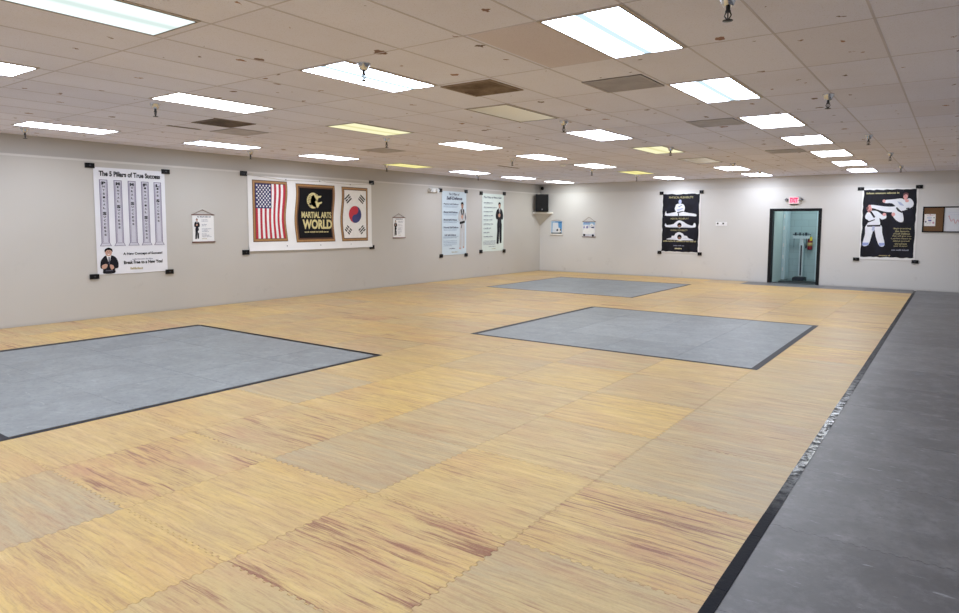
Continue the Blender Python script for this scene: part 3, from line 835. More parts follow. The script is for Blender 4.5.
q.poly([(.07, .91), (.12, .895), (.15, .905), (.13, .935), (.08, .94)], SKIN, 4, 3); q.poly([(.18, .905), (.225, .91), (.24, .935), (.20, .95)], SKIN, 4, 3)
q.rect(.12, .955, .22, .963, pm((70, 70, 84), .6), 3)
q.disc(.17, .785, .048, .038, SKIN, 4); q.rect(.15, .805, .19, .822, SKIN, 3)
q.poly([(.118, .785), (.118, .758), (.17, .741), (.222, .756), (.224, .785), (.20, .766), (.145, .767)], HAIR, 5, 3)
for a in (.153, .187): q.disc(a, .781, .006, .004, HAIR, 6, 8)
q.poly([(.152, .802), (.188, .802), (.17, .810)], SHIRT, 6); q.poly([(.168, .785), (.173, .785), (.176, .796), (.165, .796)], SKINDARK, 6)
q.build('printed_portrait', s1, recalc=False)
clips(P1, ((-.055, Hh + .02), (W + .02, Hh + .0), (-.055, -.03), (W + .03, -.02)), (.15, .085))

# --- flag banner (left wall)
W, Hh = 3.56, 1.57
(loc, rz) = wallframe('left', 8.305, 1.058)
P3 = thing('flag_banner', 'wide white banner printed with US flag, gold emblem and Korean flag', 'banner', loc, rz)
b = MB(); sheet(b, W, Hh, SHEETWHITE, 0.03, nx=24, droop=.006); s3 = b.build('sheet', P3, recalc=False)
WOOD = pm((164, 122, 72), .5, var=.1, scale=9); WOODDARK = pm((82, 50, 32), .5, var=.1); RED = pm((182, 30, 52), .55); NAVY = pm((36, 38, 92), .55); PAPER = pm((242, 241, 240), .55)
def panel(u0, v0, u1, v1, wl, wr, name):
    """printed picture frame with wavy sides; returns the print and a mapping of its inside"""
    q = Print(W, Hh); amp = .008
    def wave(v, on): return on * amp * math.sin((v - v0) / (v1 - v0) * 2 * PI * 1.05 + .6)
    N = 24
    def strip(a0, a1, bt, bb, m, lay):
        L = [(a0 + wave(v0 + bt + (v1 - bb - v0 - bt) * i / N, wl), v0 + bt + (v1 - bb - v0 - bt) * i / N) for i in range(N + 1)]
        R = [(a1 + wave(v0 + bt + (v1 - bb - v0 - bt) * i / N, wr), v0 + bt + (v1 - bb - v0 - bt) * i / N) for i in range(N + 1)]
        for i in range(N): q.poly([L[i], R[i], R[i + 1], L[i + 1]], m, lay)
    strip(u0, u1, 0, 0, WOODDARK, 1); strip(u0 + .0035, u1 - .0035, .010, .010, WOOD, 2); strip(u0 + .016, u1 - .013, .036, .038, WOODDARK, 3)
    return q, strip, wave
# US flag
u0, v0, u1, v1 = .030, .052, .273, .880
q, strip, wave = panel(u0, v0, u1, v1, 0, 1, 'us')
iu0, iu1, iv0, iv1 = u0 + .020, u1 - .016, v0 + .045, v1 - .045
N = 24
for k in range(13):
    m = RED if k % 2 == 0 else PAPER
    a0, a1 = iu0 + (iu1 - iu0) * k / 13, iu0 + (iu1 - iu0) * (k + 1) / 13
    for i in range(N):
        f0, f1 = i / N, (i + 1) / N; va, vb = iv0 + (iv1 - iv0) * f0, iv0 + (iv1 - iv0) * f1
        ka, kb = k / 13, (k + 1) / 13
        q.poly([(a0 + wave(va, ka), va), (a1 + wave(va, kb), va), (a1 + wave(vb, kb), vb), (a0 + wave(vb, ka), vb)], m, 4)
cu1, cv1 = iu0 + (iu1 - iu0) * 7 / 13, iv0 + (iv1 - iv0) * .45
q.rect(iu0, iv0, cu1, cv1, NAVY, 5)
for r_ in range(11):
    for c_ in range(9):
        if (r_ + c_) % 2 == 0:
            su, sv = iu0 + (cu1 - iu0) * (c_ + 1) / 10, iv0 + (cv1 - iv0) * (r_ + 1) / 12
            pts = []
            for i in range(10):
                rr = .0075 if i % 2 == 0 else .0034; a = -PI / 2 + i * PI / 5
                pts.append((su + rr * math.cos(a), sv + rr * W / Hh * math.sin(a)))
            q.poly(pts, PAPER, 6)
q.build('flag_picture', s3, recalc=False)
# emblem
u0, v0, u1, v1 = .338, .066, .656, .900
q, strip, wave = panel(u0, v0, u1, v1, 1, 1, 'emblem')
INKBLACK = pm((10, 10, 15), .6, spec=.15)
strip(u0 + .026, u1 - .023, .058, .060, INKBLACK, 4)
cu, cv, R_ = .480, .300, .050
asp = W / Hh
pts = [(cu + R_ * math.cos(a), cv + R_ * asp * math.sin(a)) for a in [math.radians(40 + i * 280 / 24) for i in range(25)]]
pts += [(cu + R_ * .44 + R_ * .86 * math.cos(a), cv + R_ * asp * .86 * math.sin(a)) for a in [math.radians(286 - i * 212 / 24) for i in range(25)]]
q.poly(pts, GOLD, 5)
for k in range(7):          # lines of latitude and meridians across the lit side of the globe
    dv = -.075 + k * .025
    q.poly([(cu - R_ * .93, cv + dv - .002), (cu - R_ * .30, cv + dv + .016), (cu - R_ * .30, cv + dv + .020), (cu - R_ * .93, cv + dv + .002)], INKBLACK, 6)
for k in (.78, .60):
    A = [math.radians(120 + i * 120 / 12) for i in range(13)]
    q.poly([(cu + R_ * k * math.cos(a), cv + R_ * asp * .92 * math.sin(a)) for a in A] + [(cu + R_ * (k - .035) * math.cos(a), cv + R_ * asp * .92 * math.sin(a)) for a in A[::-1]], INKBLACK, 6)
def blob(l, m=GOLD, lay=7): q.poly([(cu + a * R_, cv + c_ * R_ * asp) for a, c_ in l], m, lay, 3)
blob([(-.05, -.95), (.3, -.80), (.65, -.66), (1.0, -.62), (1.32, -.64), (1.18, -.42), (.88, -.36), (.75, -.12), (.6, .04), (.5, -.16), (.36, -.30), (.2, -.55)])
blob([(.30, .14), (.5, .04), (.75, .22), (1.02, .2), (1.42, .12), (1.3, .36), (1.05, .42), (.9, .66), (.68, .92), (.52, .66), (.42, .42)])
blob([(-.62, .30), (-.40, .28), (-.28, .52), (-.42, .66), (-.58, .52)], INKBLACK, 7)
q.text('MARTIAL ARTS', .385, .462, .628, .552, GOLD, 6, bold=.025)
q.text('WORLD', .392, .572, .634, .712, GOLD, 6, bold=.04)
q.marks(.408, .742, .612, .762, GOLD, 6, seed=5, avg=6)
q.build('emblem_picture', s3, recalc=False)
# Korean flag
u0, v0, u1, v1 = .716, .072, .962, .902
q, strip, wave = panel(u0, v0, u1, v1, 1, 0, 'kr')
strip(u0 + .022, u1 - .016, .048, .050, PAPER, 4)
cu, cv, R_ = .842, .490, .058
KBLUE = pm((42, 48, 110), .55); KRED = pm((196, 40, 58), .55)
q.disc(cu, cv, R_, R_ * asp, KBLUE, 5, 40)
pts = [(cu + R_ * math.cos(a), cv + R_ * asp * math.sin(a)) for a in [math.radians(90 + i * 180 / 20) for i in range(21)]]
pts += [(cu - .0 + R_ * .5 * math.sin(a) , cv + R_ * asp * (-.5 - .5 * math.cos(a))) for a in [math.radians(i * 180 / 12) for i in range(13)]]
pts += [(cu - R_ * .5 * math.sin(a), cv + R_ * asp * (.5 - .5 * math.cos(a))) for a in [math.radians(i * 180 / 12) for i in range(1, 12)]]
q.poly(pts, KRED, 6)
for su, sv, br in ((-1, -1, (1, 0, 1)), (1, -1, (1, 1, 1)), (-1, 1, (0, 0, 0)), (1, 1, (0, 1, 0))):
    tu, tv = cu + su * .063, cv + sv * .238
    dx, dz = su * .62, sv * .78            # outward direction (metres, v down)
    px_, pz_ = -dz, dx
    for k, solid in enumerate(br):
        off = (k - 1) * .056
        segs = ((-.098, .098),) if solid else ((-.098, -.012), (.012, .098))
        for s0, s1_ in segs:
            P_ = []
            for e, f in ((s0, -.017), (s1_, -.017), (s1_, .017), (s0, .017)):
                mx, mz = px_ * e + dx * (off + f), pz_ * e + dz * (off + f)
                P_.append((tu + mx / W, tv + mz / Hh))
            q.poly(P_, INKBLACK, 5)
q.build('flag_picture', s3, recalc=False)
b = MB()
cord = [(-.03, -.03, Hh + .02), (.9, -.02, Hh - .055), (1.9, -.02, Hh - .03), (2.0, -.015, Hh - .005), (2.1, -.02, Hh - .03), (2.9, -.02, Hh - .06), (W + .02, -.03, Hh + .0)]
b.path(cord, .006, pm((206, 200, 190), .6)); b.build('hanging_cord', P3)
b = MB()
for u, v in ((.27, .97), (.535, .985), (.80, .965), (.27, .055), (.535, .05), (.80, .05)): b.tube((u * W, -.010, v * Hh), (u * W, -.022, v * Hh), .014, DARKMETAL, n=10)
b.build('grommet', s3)
clips(P3, ((-.09, Hh + .03), (W + .0, Hh + .03), (-.08, -.02), (W + .0, -.01)), (.155, .10))

# --- small hanging scrolls on the left wall
ROD = pm((106, 62, 44), .5); STRING = pm((120, 92, 70), .7)
def scroll(side, u, v, W, Hh, label, draw, apex, rod=ROD, rod_h=.012):
    loc, rz = wallframe(side, u, v)
    root = thing('hanging_scroll', label, 'scroll', loc, rz)
    b = MB(); sheet(b, W, Hh, SHEETWHITE, .0, nx=4, ny=6); s = b.build('sheet', root, recalc=False)
    q = Print(W, Hh); draw(q); q.build('print', s, recalc=False)
    b = MB(); b.tube((-.015, -.014, Hh), (W + .015, -.014, Hh), .009, rod); b.build('top_rod', root)
    b = MB(); b.tube((-.015, -.016, 0), (W + .015, -.016, 0), rod_h, rod); b.build('bottom_rod', root)
    b = MB(); b.path([(0, -.014, Hh), (W * .48, -.006, Hh + apex), (W, -.014, Hh)], .0045, STRING, n=6); b.tube((W * .48, 0, Hh + apex), (W * .48, -.012, Hh + apex), .006, DARKMETAL, n=8); b.build('hanging_string', root)
    return root
def draw_man(seed):
    def f(q):
        q.marks(.22, .05, .86, .095, INKBLUE, seed=seed, avg=6)
        suit_man(q, .06, .13, .34, .90)
        q.rect(.24, .58, .33, .66, SHIRT, 7)
        for i, v in enumerate((.17, .22, .34, .39, .50, .55, .60, .69, .74, .79)):
            q.marks(.42, v, .60 + .3 * random.Random(seed + i).random(), v + .026, FAINT, seed=seed + i)
        q.marks(.42, .86, .66, .885, GOLDDULL, seed=seed + 40)
    return f
scroll('left', 7.065, 1.272, .452, .53, 'small white scroll with printed man, between five-pillars poster and flag banner', draw_man(11), .095)
scroll('left', 12.645, 1.268, .445, .53, 'small white scroll with printed man, between flag banner and blue self-defense poster', draw_man(23), .10)

# --- blue self-defence poster
W, Hh = 1.15, 1.835
loc, rz = wallframe('left', 14.66, 0.74)
P4 = thing('wall_poster', 'narrow pale blue poster about self defense with man in white martial arts uniform', 'poster', loc, rz)
b = MB(); sheet(b, W, Hh, SHEETBLUE, .0, droop=.004); s4 = b.build('sheet', P4, recalc=False)
q = Print(W, Hh)
q.text('The 5 Pillars of', .27, .026, .70, .062, INKBLUE, bold=.02, shear=.2); q.text('Self-Defense', .18, .080, .82, .134, INKBLUE, bold=.03, shear=.15)
for i, (v, t_, ue) in enumerate(((.188, 'Physical Self-Defense', .66), (.312, 'Mental Self-Defense', .62), (.432, 'Moral Self-Defense', .60), (.552, 'Financial Self-Defense', .66), (.672, 'Life Self-Defense', .56))):
    q.text(t_, .06 if i < 4 else .10, v, ue, v + .03, INKBLUE, bold=.03, shear=.15)
    q.rect(.05, v + .040, .66, v + .044, FAINTBLUE, 2); q.marks(.06, v + .052, .60, v + .064, FAINTBLUE, seed=i)
for i, v in enumerate((.775, .80, .825, .85)): q.marks(.06, v, .62 if i < 3 else .4, v + .012, FAINTBLUE, seed=60 + i)
q.marks(.30, .895, .55, .912, INKBLUE, seed=71); q.marks(.38, .95, .66, .968, GOLDDULL, seed=72)
q.build('lettering', s4, recalc=False)
q = Print(W, Hh); suit_man(q, .64, .155, 1.0, .93, gi=True); q.build('printed_figure', s4, recalc=False)
clips(P4, ((-.07, Hh + .01), (W - .02, Hh + .02), (-.04, -.02), (W - .01, -.03)), (.13, .10))

# --- pale green poster
W, Hh = 1.20, 1.80
loc, rz = wallframe('left', 16.62, 0.78)
P5 = thing('wall_poster', 'narrow pale green poster with black-suited man, on left wall closest to the corner', 'poster', loc, rz)
b = MB(); sheet(b, W, Hh, SHEETGREEN, .0, droop=.004); s5 = b.build('sheet', P5, recalc=False)
q = Print(W, Hh)
q.text('The Way to Black Belt', .06, .048, .88, .088, INKBLUE, bold=.02)
for i, (v, ue) in enumerate(((.148, .50), (.226, .68), (.298, .50), (.37, .50), (.442, .48), (.515, .52), (.588, .42), (.66, .34), (.733, .50))):
    q.marks(.07, v, ue, v + .020, pm((104, 110, 128), .6), seed=i + 90, avg=6); q.marks(.07, v + .028, ue - .08, v + .037, pm((176, 190, 192), .6), seed=i + 120)
for i, v in enumerate((.815, .835, .855, .875)): q.marks(.06, v, .62, v + .012, FAINT, seed=130 + i)
q.marks(.30, .91, .62, .925, FAINT, seed=141); q.marks(.44, .95, .62, .965, GOLDDULL, seed=142)
q.build('lettering', s5, recalc=False)
q = Print(W, Hh); suit_man(q, .60, .135, .98, .89); q.build('printed_figure', s5, recalc=False)
clips(P5, ((-.06, Hh + .0), (W + .02, Hh + .03), (-.06, -.0), (W + .03, -.02)), (.14, .11))

# --- two small hangings on the back wall
SKY = pm((88, 152, 212), .55); SKYPALE = pm((150, 190, 226), .55); VIOLET = pm((108, 98, 170), .55); GRASS = pm((60, 74, 62), .55)
def draw_blue(q):
    q.rect(.04, .03, .96, .90, SKYPALE, 1); q.rect(.38, .03, .96, .16, SKY, 2); q.poly([(.66, .10), (.96, .10), (.96, .62), (.80, .55), (.68, .42)], SKY, 2)
    q.poly([(.18, .14), (.62, .13), (.70, .86), (.14, .86)], pm((226, 232, 240), .55), 3)
    q.poly([(.04, .84), (.96, .84), (.96, .93), (.04, .92)], GRASS, 4)
    q.disc(.58, .66, .09, .08, SUITEDGE, 5); q.disc(.84, .66, .08, .08, SUITEDGE, 5); q.disc(.72, .60, .09, .10, PAPER, 5); q.disc(.74, .76, .15, .09, PAPER, 6); q.disc(.80, .86, .1, .06, HAIR, 6)
    q.marks(.16, .24, .34, .28, FAINTBLUE, seed=2); q.rect(0, .92, 1, .985, PAPER, 5)
scroll('back', -11.50, 1.265, .455, .485, 'small blue and white picture hanging on the back wall under the corner speaker', draw_blue, .03, pm((222, 214, 202), .5), .02)
def draw_violet(q):
    q.rect(.03, .02, .97, .97, pm((214, 218, 232), .55), 1); q.rect(.03, .02, .97, .20, SKYPALE, 2); q.rect(.10, .05, .55, .10, VIOLET, 3)
    q.disc(.72, .22, .13, .10, PAPER, 4); q.disc(.30, .30, .12, .09, PAPER, 4); q.disc(.36, .36, .07, .09, VIOLET, 5); q.disc(.12, .36, .06, .05, VIOLET, 5); q.poly([(.66, .34), (.90, .33), (.90, .42), (.72, .42)], NAVY, 5)
    q.poly([(.14, .46), (.86, .44), (.90, .78), (.12, .80)], PAPER, 3, 3); q.disc(.14, .88, .10, .07, INK, 4); q.disc(.82, .90, .09, .07, INK, 4); q.marks(.30, .86, .66, .90, FAINT, seed=9); q.disc(.73, .23, .03, .03, INK, 6)
scroll('back', -10.27, 1.215, .47, .505, 'small violet and white picture hanging on a string on the back wall', draw_violet, .155)

# --- splits poster (back wall)
def ragged(q, u0, v0, u1, v1, m, lay, amp, seed):
    r = random.Random(seed); pts = []
    N = 16
    for i in range(N): pts.append((u0 + (u1 - u0) * i / N, v0 + r.uniform(-amp, amp) * .6))
    for i in range(N): pts.append((u1 + r.uniform(-amp, amp), v0 + (v1 - v0) * i / N))
    for i in range(N): pts.append((u1 - (u1 - u0) * i / N, v1 + r.uniform(-amp, amp) * .6))
    for i in range(N): pts.append((u0 + r.uniform(-amp, amp), v1 - (v1 - v0) * i / N))
    q.poly(pts, m, lay)
W, Hh = 1.19, 1.82
loc, rz = wallframe('back', -7.52, 0.775)
P8 = thing('wall_poster', 'black poster of people in white doing splits, left of the doorway on the back wall', 'poster', loc, rz)
b = MB(); sheet(b, W, Hh, SHEETWHITE, .0); s8 = b.build('sheet', P8, recalc=False)
q = Print(W, Hh); ragged(q, .012, .010, .968, .984, FABRIC, 1, .012, 4); q.build('black_cloth', P8, recalc=False)
def M8(pts): return [(.02 + a * .94, .02 + c_ * .95) for a, c_ in pts]
q = Print(W, Hh)
for t_, a0, c0, a1, c1 in (('PHYSICAL FLEXIBILITY', .17, .032, .84, .066), ('MENTAL FLEXIBILITY', .23, .412, .73, .440), ('MORAL FLEXIBILITY', .24, .618, .71, .645)):
    (x0, y0), (x1, y1) = M8([(a0, c0), (a1, c1)]); q.text(t_, x0, y0, x1, y1, GOLDTEXT, 3)
for a0, c0, a1, c1, m, sd in ((.03, .815, .95, .838, GOLDTEXT, 31), (.33, .897, .64, .914, FAINT, 32)):
    (x0, y0), (x1, y1) = M8([(a0, c0), (a1, c1)]); q.marks(x0, y0, x1, y1, m, 3, seed=sd, avg=6)
(x0, y0), (x1, y1) = M8([(.37, .945), (.57, .968)]); q.marks(x0, y0, x1, y1, pm((236, 226, 180), .5), 3, seed=33, avg=12)
q.build('lettering', s8, recalc=False)
q = Print(W, Hh)      # seated upright in side splits, arms folded
q.poly(M8([(.09, .29), (.12, .335), (.30, .315), (.44, .30), (.56, .30), (.72, .325), (.92, .345), (.92, .385), (.70, .375), (.12, .375), (.07, .34)]), GI, 3, 3)
q.poly(M8([(.40, .165), (.55, .165), (.61, .21), (.61, .27), (.55, .33), (.42, .33), (.34, .26), (.36, .20)]), GI, 4, 3)
q.disc(*M8([(.48, .125)])[0], .040, .036, GISHADE, 5); q.rect(*M8([(.455, .15)])[0], *M8([(.505, .18)])[0], GI, 4)
q.poly(M8([(.40, .31), (.58, .285), (.59, .30), (.42, .33)]), INK, 6); q.poly(M8([(.43, .21), (.53, .185), (.54, .195), (.45, .225)]), pm((120, 130, 170), .6), 6)
q.poly(M8([(.38, .27), (.55, .235), (.58, .25), (.44, .29)]), GISHADE, 6); q.poly(M8([(.43, .33), (.46, .33), (.46, .375), (.43, .375)]), INK, 6); q.disc(*M8([(.49, .355)])[0], .02, .01, GI, 6)
q.build('printed_figure', s8, recalc=False)
for v0_, k in ((.455, 0), (.665, 1)):      # two people bowed forward over their split legs
    q = Print(W, Hh)
    if k == 0:
        q.poly(M8([(.08, v0_ + .05), (.13, v0_ + .085), (.30, v0_ + .07), (.38, v0_ + .03), (.48, v0_), (.60, v0_ + .03), (.70, v0_ + .07), (.84, v0_ + .095), (.88, v0_ + .05), (.92, v0_ + .06), (.90, v0_ + .125), (.55, v0_ + .125), (.48, v0_ + .14), (.42, v0_ + .125), (.10, v0_ + .12)]), GI, 3, 3)
    else:
        q.poly(M8([(.12, v0_ + .13), (.26, v0_ + .10), (.27, v0_ + .07), (.34, v0_ + .065), (.38, v0_ + .025), (.47, v0_), (.58, v0_ + .025), (.62, v0_ + .06), (.70, v0_ + .07), (.74, v0_ + .105), (.88, v0_ + .14), (.60, v0_ + .145), (.50, v0_ + .155), (.42, v0_ + .14)]), GI, 3, 3)
    q.disc(*M8([(.48 + .01 * k, v0_ + .085)])[0], .058, .042, HAIR, 4); q.disc(*M8([(.48 + .01 * k, v0_ + .105)])[0], .035, .018, SKINDARK, 5)
    q.poly(M8([(.20, v0_ + .115), (.40, v0_ + .105), (.40, v0_ + .11), (.20, v0_ + .12)]), GISHADE, 5); q.poly(M8([(.58, v0_ + .105), (.80, v0_ + .118), (.80, v0_ + .123), (.58, v0_ + .112)]), GISHADE, 5)
    q.build('printed_figure', s8, recalc=False)
clips(P8, ((-.03, Hh + .02), (W + .02, Hh + .03), (-.05, -.01), (W + .02, -.02)), (.12, .10))

# --- fighters poster (back wall)
W, Hh = 1.235, 1.85
loc, rz = wallframe('back', -2.085, 0.755)
P9 = thing('wall_poster', 'black poster of two white-clad fighters, one kicking, right of the doorway', 'poster', loc, rz)
b = MB(); sheet(b, W, Hh, SHEETWHITE, .0); s9 = b.build('sheet', P9, recalc=False)
q = Print(W, Hh); ragged(q, .022, .018, .975, .968, FABRIC, 1, .010, 9); q.build('black_cloth', P9, recalc=False)
def M9(pts): return [(.03 + a * .92, .022 + c_ * .94) for a, c_ in pts]
q = Print(W, Hh)
(x0, y0), (x1, y1) = M9([(.05, .034), (.70, .058)]); q.marks(x0, y0, x1, y1, GOLDTEXT, 3, seed=51, avg=7)
for i, (t_, a0, a1) in enumerate((('Begin practicing', .62, .95), ('the lessons', .65, .92), ('of Self Defense', .62, .94), ('that will give you', .60, .96), ('a perfect chance to', .58, .965), ('defend yourself', .62, .94), ('and achieve', .66, .89), ('your dreams!', .64, .90))):
    (x0, y0), (x1, y1) = M9([(a0, .562 + i * .037), (a1, .562 + i * .037 + .026)]); q.text(t_, x0, y0, x1, y1, GOLDTEXT, 3)
(x0, y0), (x1, y1) = M9([(.60, .882), (.95, .902)]); q.marks(x0, y0, x1, y1, FAINT, 3, seed=53, avg=8)
(x0, y0), (x1, y1) = M9([(.36, .968), (.60, .988)]); q.marks(x0, y0, x1, y1, GOLDDULL, 3, seed=54, avg=9)
q.build('lettering', s9, recalc=False)
q = Print(W, Hh)      # flying kicker at upper right
q.poly(M9([(.14, .225), (.20, .222), (.42, .245), (.58, .25), (.68, .235), (.74, .28), (.64, .325), (.44, .325), (.22, .275), (.15, .262)]), GI, 3, 3)     # kicking leg
q.poly(M9([(.60, .29), (.72, .27), (.78, .36), (.80, .46), (.74, .48), (.66, .45), (.60, .40), (.57, .35)]), GI, 4, 3)                                  # bent leg
q.poly(M9([(.40, .155), (.60, .140), (.74, .13), (.80, .15), (.90, .13), (.97, .19), (.96, .25), (.86, .29), (.76, .31), (.66, .26), (.56, .20), (.43, .195)]), GI, 5, 3)   # jacket and arm
q.poly(M9([(.66, .255), (.72, .30), (.78, .33), (.76, .345), (.68, .315), (.64, .27)]), INK, 6); q.poly(M9([(.84, .27), (.90, .265), (.90, .28), (.84, .29)]), INK, 6)
q.disc(*M9([(.405, .165)])[0], .028, .022, SKINPINK, 6); q.disc(*M9([(.60, .365)])[0], .032, .026, SKINPINK, 5); q.disc(*M9([(.125, .243)])[0], .03, .022, SKINPINK, 6)
q.disc(*M9([(.815, .098)])[0], .040, .042, SKINPINK, 7); q.rect(*M9([(.79, .12)])[0], *M9([(.84, .15)])[0], SKINPINK, 6); q.disc(*M9([(.845, .165)])[0], .034, .022, SKINPINK, 7)
q.poly(M9([(.77, .095), (.775, .06), (.82, .045), (.865, .06), (.87, .10), (.84, .075), (.80, .075)]), pm((96, 52, 58), .6), 8, 3); q.disc(*M9([(.805, .095)])[0], .007, .005, INK, 8, 8)
q.poly(M9([(.66, .17), (.74, .19), (.80, .24), (.72, .23)]), GISHADE, 6)
q.build('printed_figure', s9, recalc=False)
q = Print(W, Hh)      # defender at lower left, knocked back
q.poly(M9([(.08, .52), (.36, .52), (.40, .64), (.46, .82), (.36, .835), (.28, .70), (.24, .58), (.20, .66), (.14, .82), (.02, .83), (.06, .66)]), GI, 3, 3)
q.poly(M9([(.02, .79), (.145, .79), (.135, .83), (.015, .835)]), pm((150, 164, 216), .6), 4); q.poly(M9([(.345, .79), (.45, .79), (.465, .825), (.36, .84)]), pm((150, 164, 216), .6), 4)
q.poly(M9([(.06, .36), (.12, .315), (.26, .31), (.34, .345), (.40, .38), (.46, .375), (.46, .42), (.38, .44), (.33, .42), (.34, .53), (.10, .53), (.12, .46), (.05, .42)]), GI, 4, 3)
q.poly(M9([(.12, .315), (.16, .31), (.25, .40), (.22, .42)]), INK, 5); q.poly(M9([(.08, .475), (.24, .435), (.24, .45), (.10, .49)]), INK, 5); q.poly(M9([(.09, .525), (.36, .52), (.36, .545), (.10, .55)]), INK, 5); q.poly(M9([(.20, .54), (.25, .54), (.24, .62), (.19, .60)]), GISHADE, 6)
q.disc(*M9([(.125, .285)])[0], .046, .036, SKINPINK, 5); q.disc(*M9([(.425, .365)])[0], .034, .022, SKINPINK, 6); q.poly(M9([(.06, .275), (.08, .245), (.13, .24), (.11, .265), (.09, .30)]), pm((110, 66, 64), .6), 6, 3)
q.disc(*M9([(.15, .285)])[0], .007, .005, INK, 7, 8); q.rect(*M9([(.10, .30)])[0], *M9([(.155, .335)])[0], SKINPINK, 5)
q.build('printed_figure', s9, recalc=False)
clips(P9, ((-.04, Hh + .0), (W + .01, Hh + .02), (-.07, -.01), (W + .01, -.03)), (.15, .09))

# ------------------------------------------------------------------ back-wall fittings
# exit sign with twin emergency lamps
ex = thing('exit_sign', 'white exit sign with red letters and twin emergency lamps above the doorway', 'exit sign', (-3.735, YB, 2.335))
b = MB(); b.box((-.135, -.07, -.105), (.135, 0, .10), WHITEPLASTIC); b.box((-.10, -.055, -.125), (.10, -.005, -.105), DARKMETAL); b.build('housing', ex, bevel=.008)
b = MB(); b.box((-.115, -.0725, -.082), (.115, -.0705, .082), pm((255, 170, 186), .4, emis=.30)); b.build('face_panel', ex)
vs, fs = text_polys('EXIT', .05, 0)
b = MB(); xs = [a for a, _ in vs]; ys = [c_ for _, c_ in vs]
EXITRED = pm((240, 10, 74), .4, emis=.75)
V = [b.bm.verts.new((-.10 + (x - min(xs)) / (max(xs) - min(xs)) * .20, -.074, -.066 + (y - min(ys)) / (max(ys) - min(ys)) * .132)) for x, y in vs]
b.mi(EXITRED)
for f in fs: b.bm.faces.new([V[i] for i in f])
b.build('lettering', ex, recalc=False)
for sx in (-1, 1):
    b = MB(); b.tube((sx * .13, -.04, .01), (sx * .17, -.05, .025), .012, DARKMETAL)
    b.lathe([(.018, .05), (.045, .012), (.05, -.012), (.046, -.02)], pm((96, 94, 98), .4), (sx * .19, -.05, .01))
    o = b.build('emergency_lamp', ex)

# key switch plates
sw = thing('switch_plate', 'pair of small white switch plates with black toggles between splits poster and doorway', 'switch', (-5.70, YB, 1.665))
b = MB(); b.box((-.165, -.012, -.055), (-.004, 0, .058), pm((250, 250, 252), .35, var=.01)); b.box((.004, -.012, -.055), (.165, 0, .058), pm((250, 250, 252), .35, var=.01)); b.build('plate', sw, bevel=.003)
for x in (-.105, .055):
    b = MB(); b.box((x - .022, -.020, -.010), (x + .022, -.011, .038), BLACK); b.build('toggle', sw, bevel=.003)

# combination cork and white board
bd = thing('notice_board', 'black-framed board, half brown cork and half whiteboard, beside the fighters poster', 'notice board', (-.735, YB, 1.478))
BW_, BH, mid = 1.40, .645, .44
def cork():
    t = NT('cork'); o_ = t.objco(); n = t.noise(o_, 70, 4, .7)
    return t.bsdf(t.mix(t.ramp(n, .35, .65), rgb((96, 70, 48)), rgb((122, 92, 66))), .9, 0, .1, t.bump(n, .3, .004))
b = MB(); fr = .03
b.box((0, -.03, 0), (BW_, 0, fr), BLACK); b.box((0, -.03, BH - fr), (BW_, 0, BH), BLACK); b.box((0, -.03, fr), (fr, 0, BH - fr), BLACK); b.box((BW_ - fr, -.03, fr), (BW_, 0, BH - fr), BLACK); b.box((mid - .012, -.03, fr), (mid + .012, 0, BH - fr), BLACK)
b.build('frame', bd, bevel=.004)
b = MB(); b.box((fr, -.015, fr), (mid - .012, -.002, BH - fr), cork()); b.build('cork_panel', bd)
b = MB(); b.box((mid + .012, -.015, fr), (BW_ - fr, -.002, BH - fr), pm((226, 230, 238), .25, var=.015)); wb = b.build('whiteboard_panel', bd)
b = MB(); MARK = pm((214, 140, 150), .5)
scr = []
for i in range(60):
    tt = i / 59; scr.append((mid + .09 + tt * .52, -.017, .30 + .05 * math.sin(tt * 38) * math.exp(-2 * abs(tt - .3)) + .03 * math.cos(tt * 9) + (.06 if i < 3 else 0)))
b.path(scr, .006, MARK, n=6)
scr2 = [(mid + .34 + i * .02, -.017, .25 + .02 * i + .03 * math.sin(i)) for i in range(9)]
b.path(scr2, .005, MARK, n=6)
for k, z in enumerate((.50, .44)): b.path([(mid + .08 + i * .02, -.017, z + .006 * math.sin(i * 2.3 + k)) for i in range(24)], .003, pm((196, 204, 226), .5), n=6)
b.build('handwriting', wb)
nt_ = thing('paper_notice', 'white paper notice with small blue and red print pinned on the cork board', 'paper', (-.695, YB - .016, 1.635))
b = MB(); b.box((0, -.003, 0), (.232, -.0005, .30), PAPER); sh = b.build('paper', nt_)
q = Print(.232, .30)
q.rect(.2, .06, .8, .085, SKINPINK, -9); 
q.bm.clear(); q.mats = []
class Flat(Print):
    def pt(s, u, v, lay): return (u * s.W, -0.0035 - lay * .0004, (1 - v) * s.Hh)
q = Flat(.232, .30)
q.marks(.2, .10, .8, .14, pm((214, 150, 170), .6), 1, seed=1); q.disc(.45, .30, .24, .10, pm((206, 212, 226), .6), 1); q.disc(.86, .30, .05, .05, NAVY, 2, 10); q.disc(.14, .64, .07, .07, NAVY, 2, 10)
q.poly([(.34, .48), (.66, .48), (.62, .60), (.38, .60)], VIOLET, 2); q.disc(.82, .72, .09, .09, pm((206, 150, 170), .6), 2, 10); q.marks(.22, .70, .62, .74, FAINT, 2, seed=5); q.marks(.22, .80, .62, .84, FAINT, 2, seed=6)
q.build('print', sh, recalc=False)
b = MB(); b.lathe([(.008, 0), (.010, -.006), (.004, -.008)], RED, n=10); o = b.build('push_pin', nt_); o.rotation_euler = (-PI / 2, 0, 0); o.location = (.116, -.004, .285)

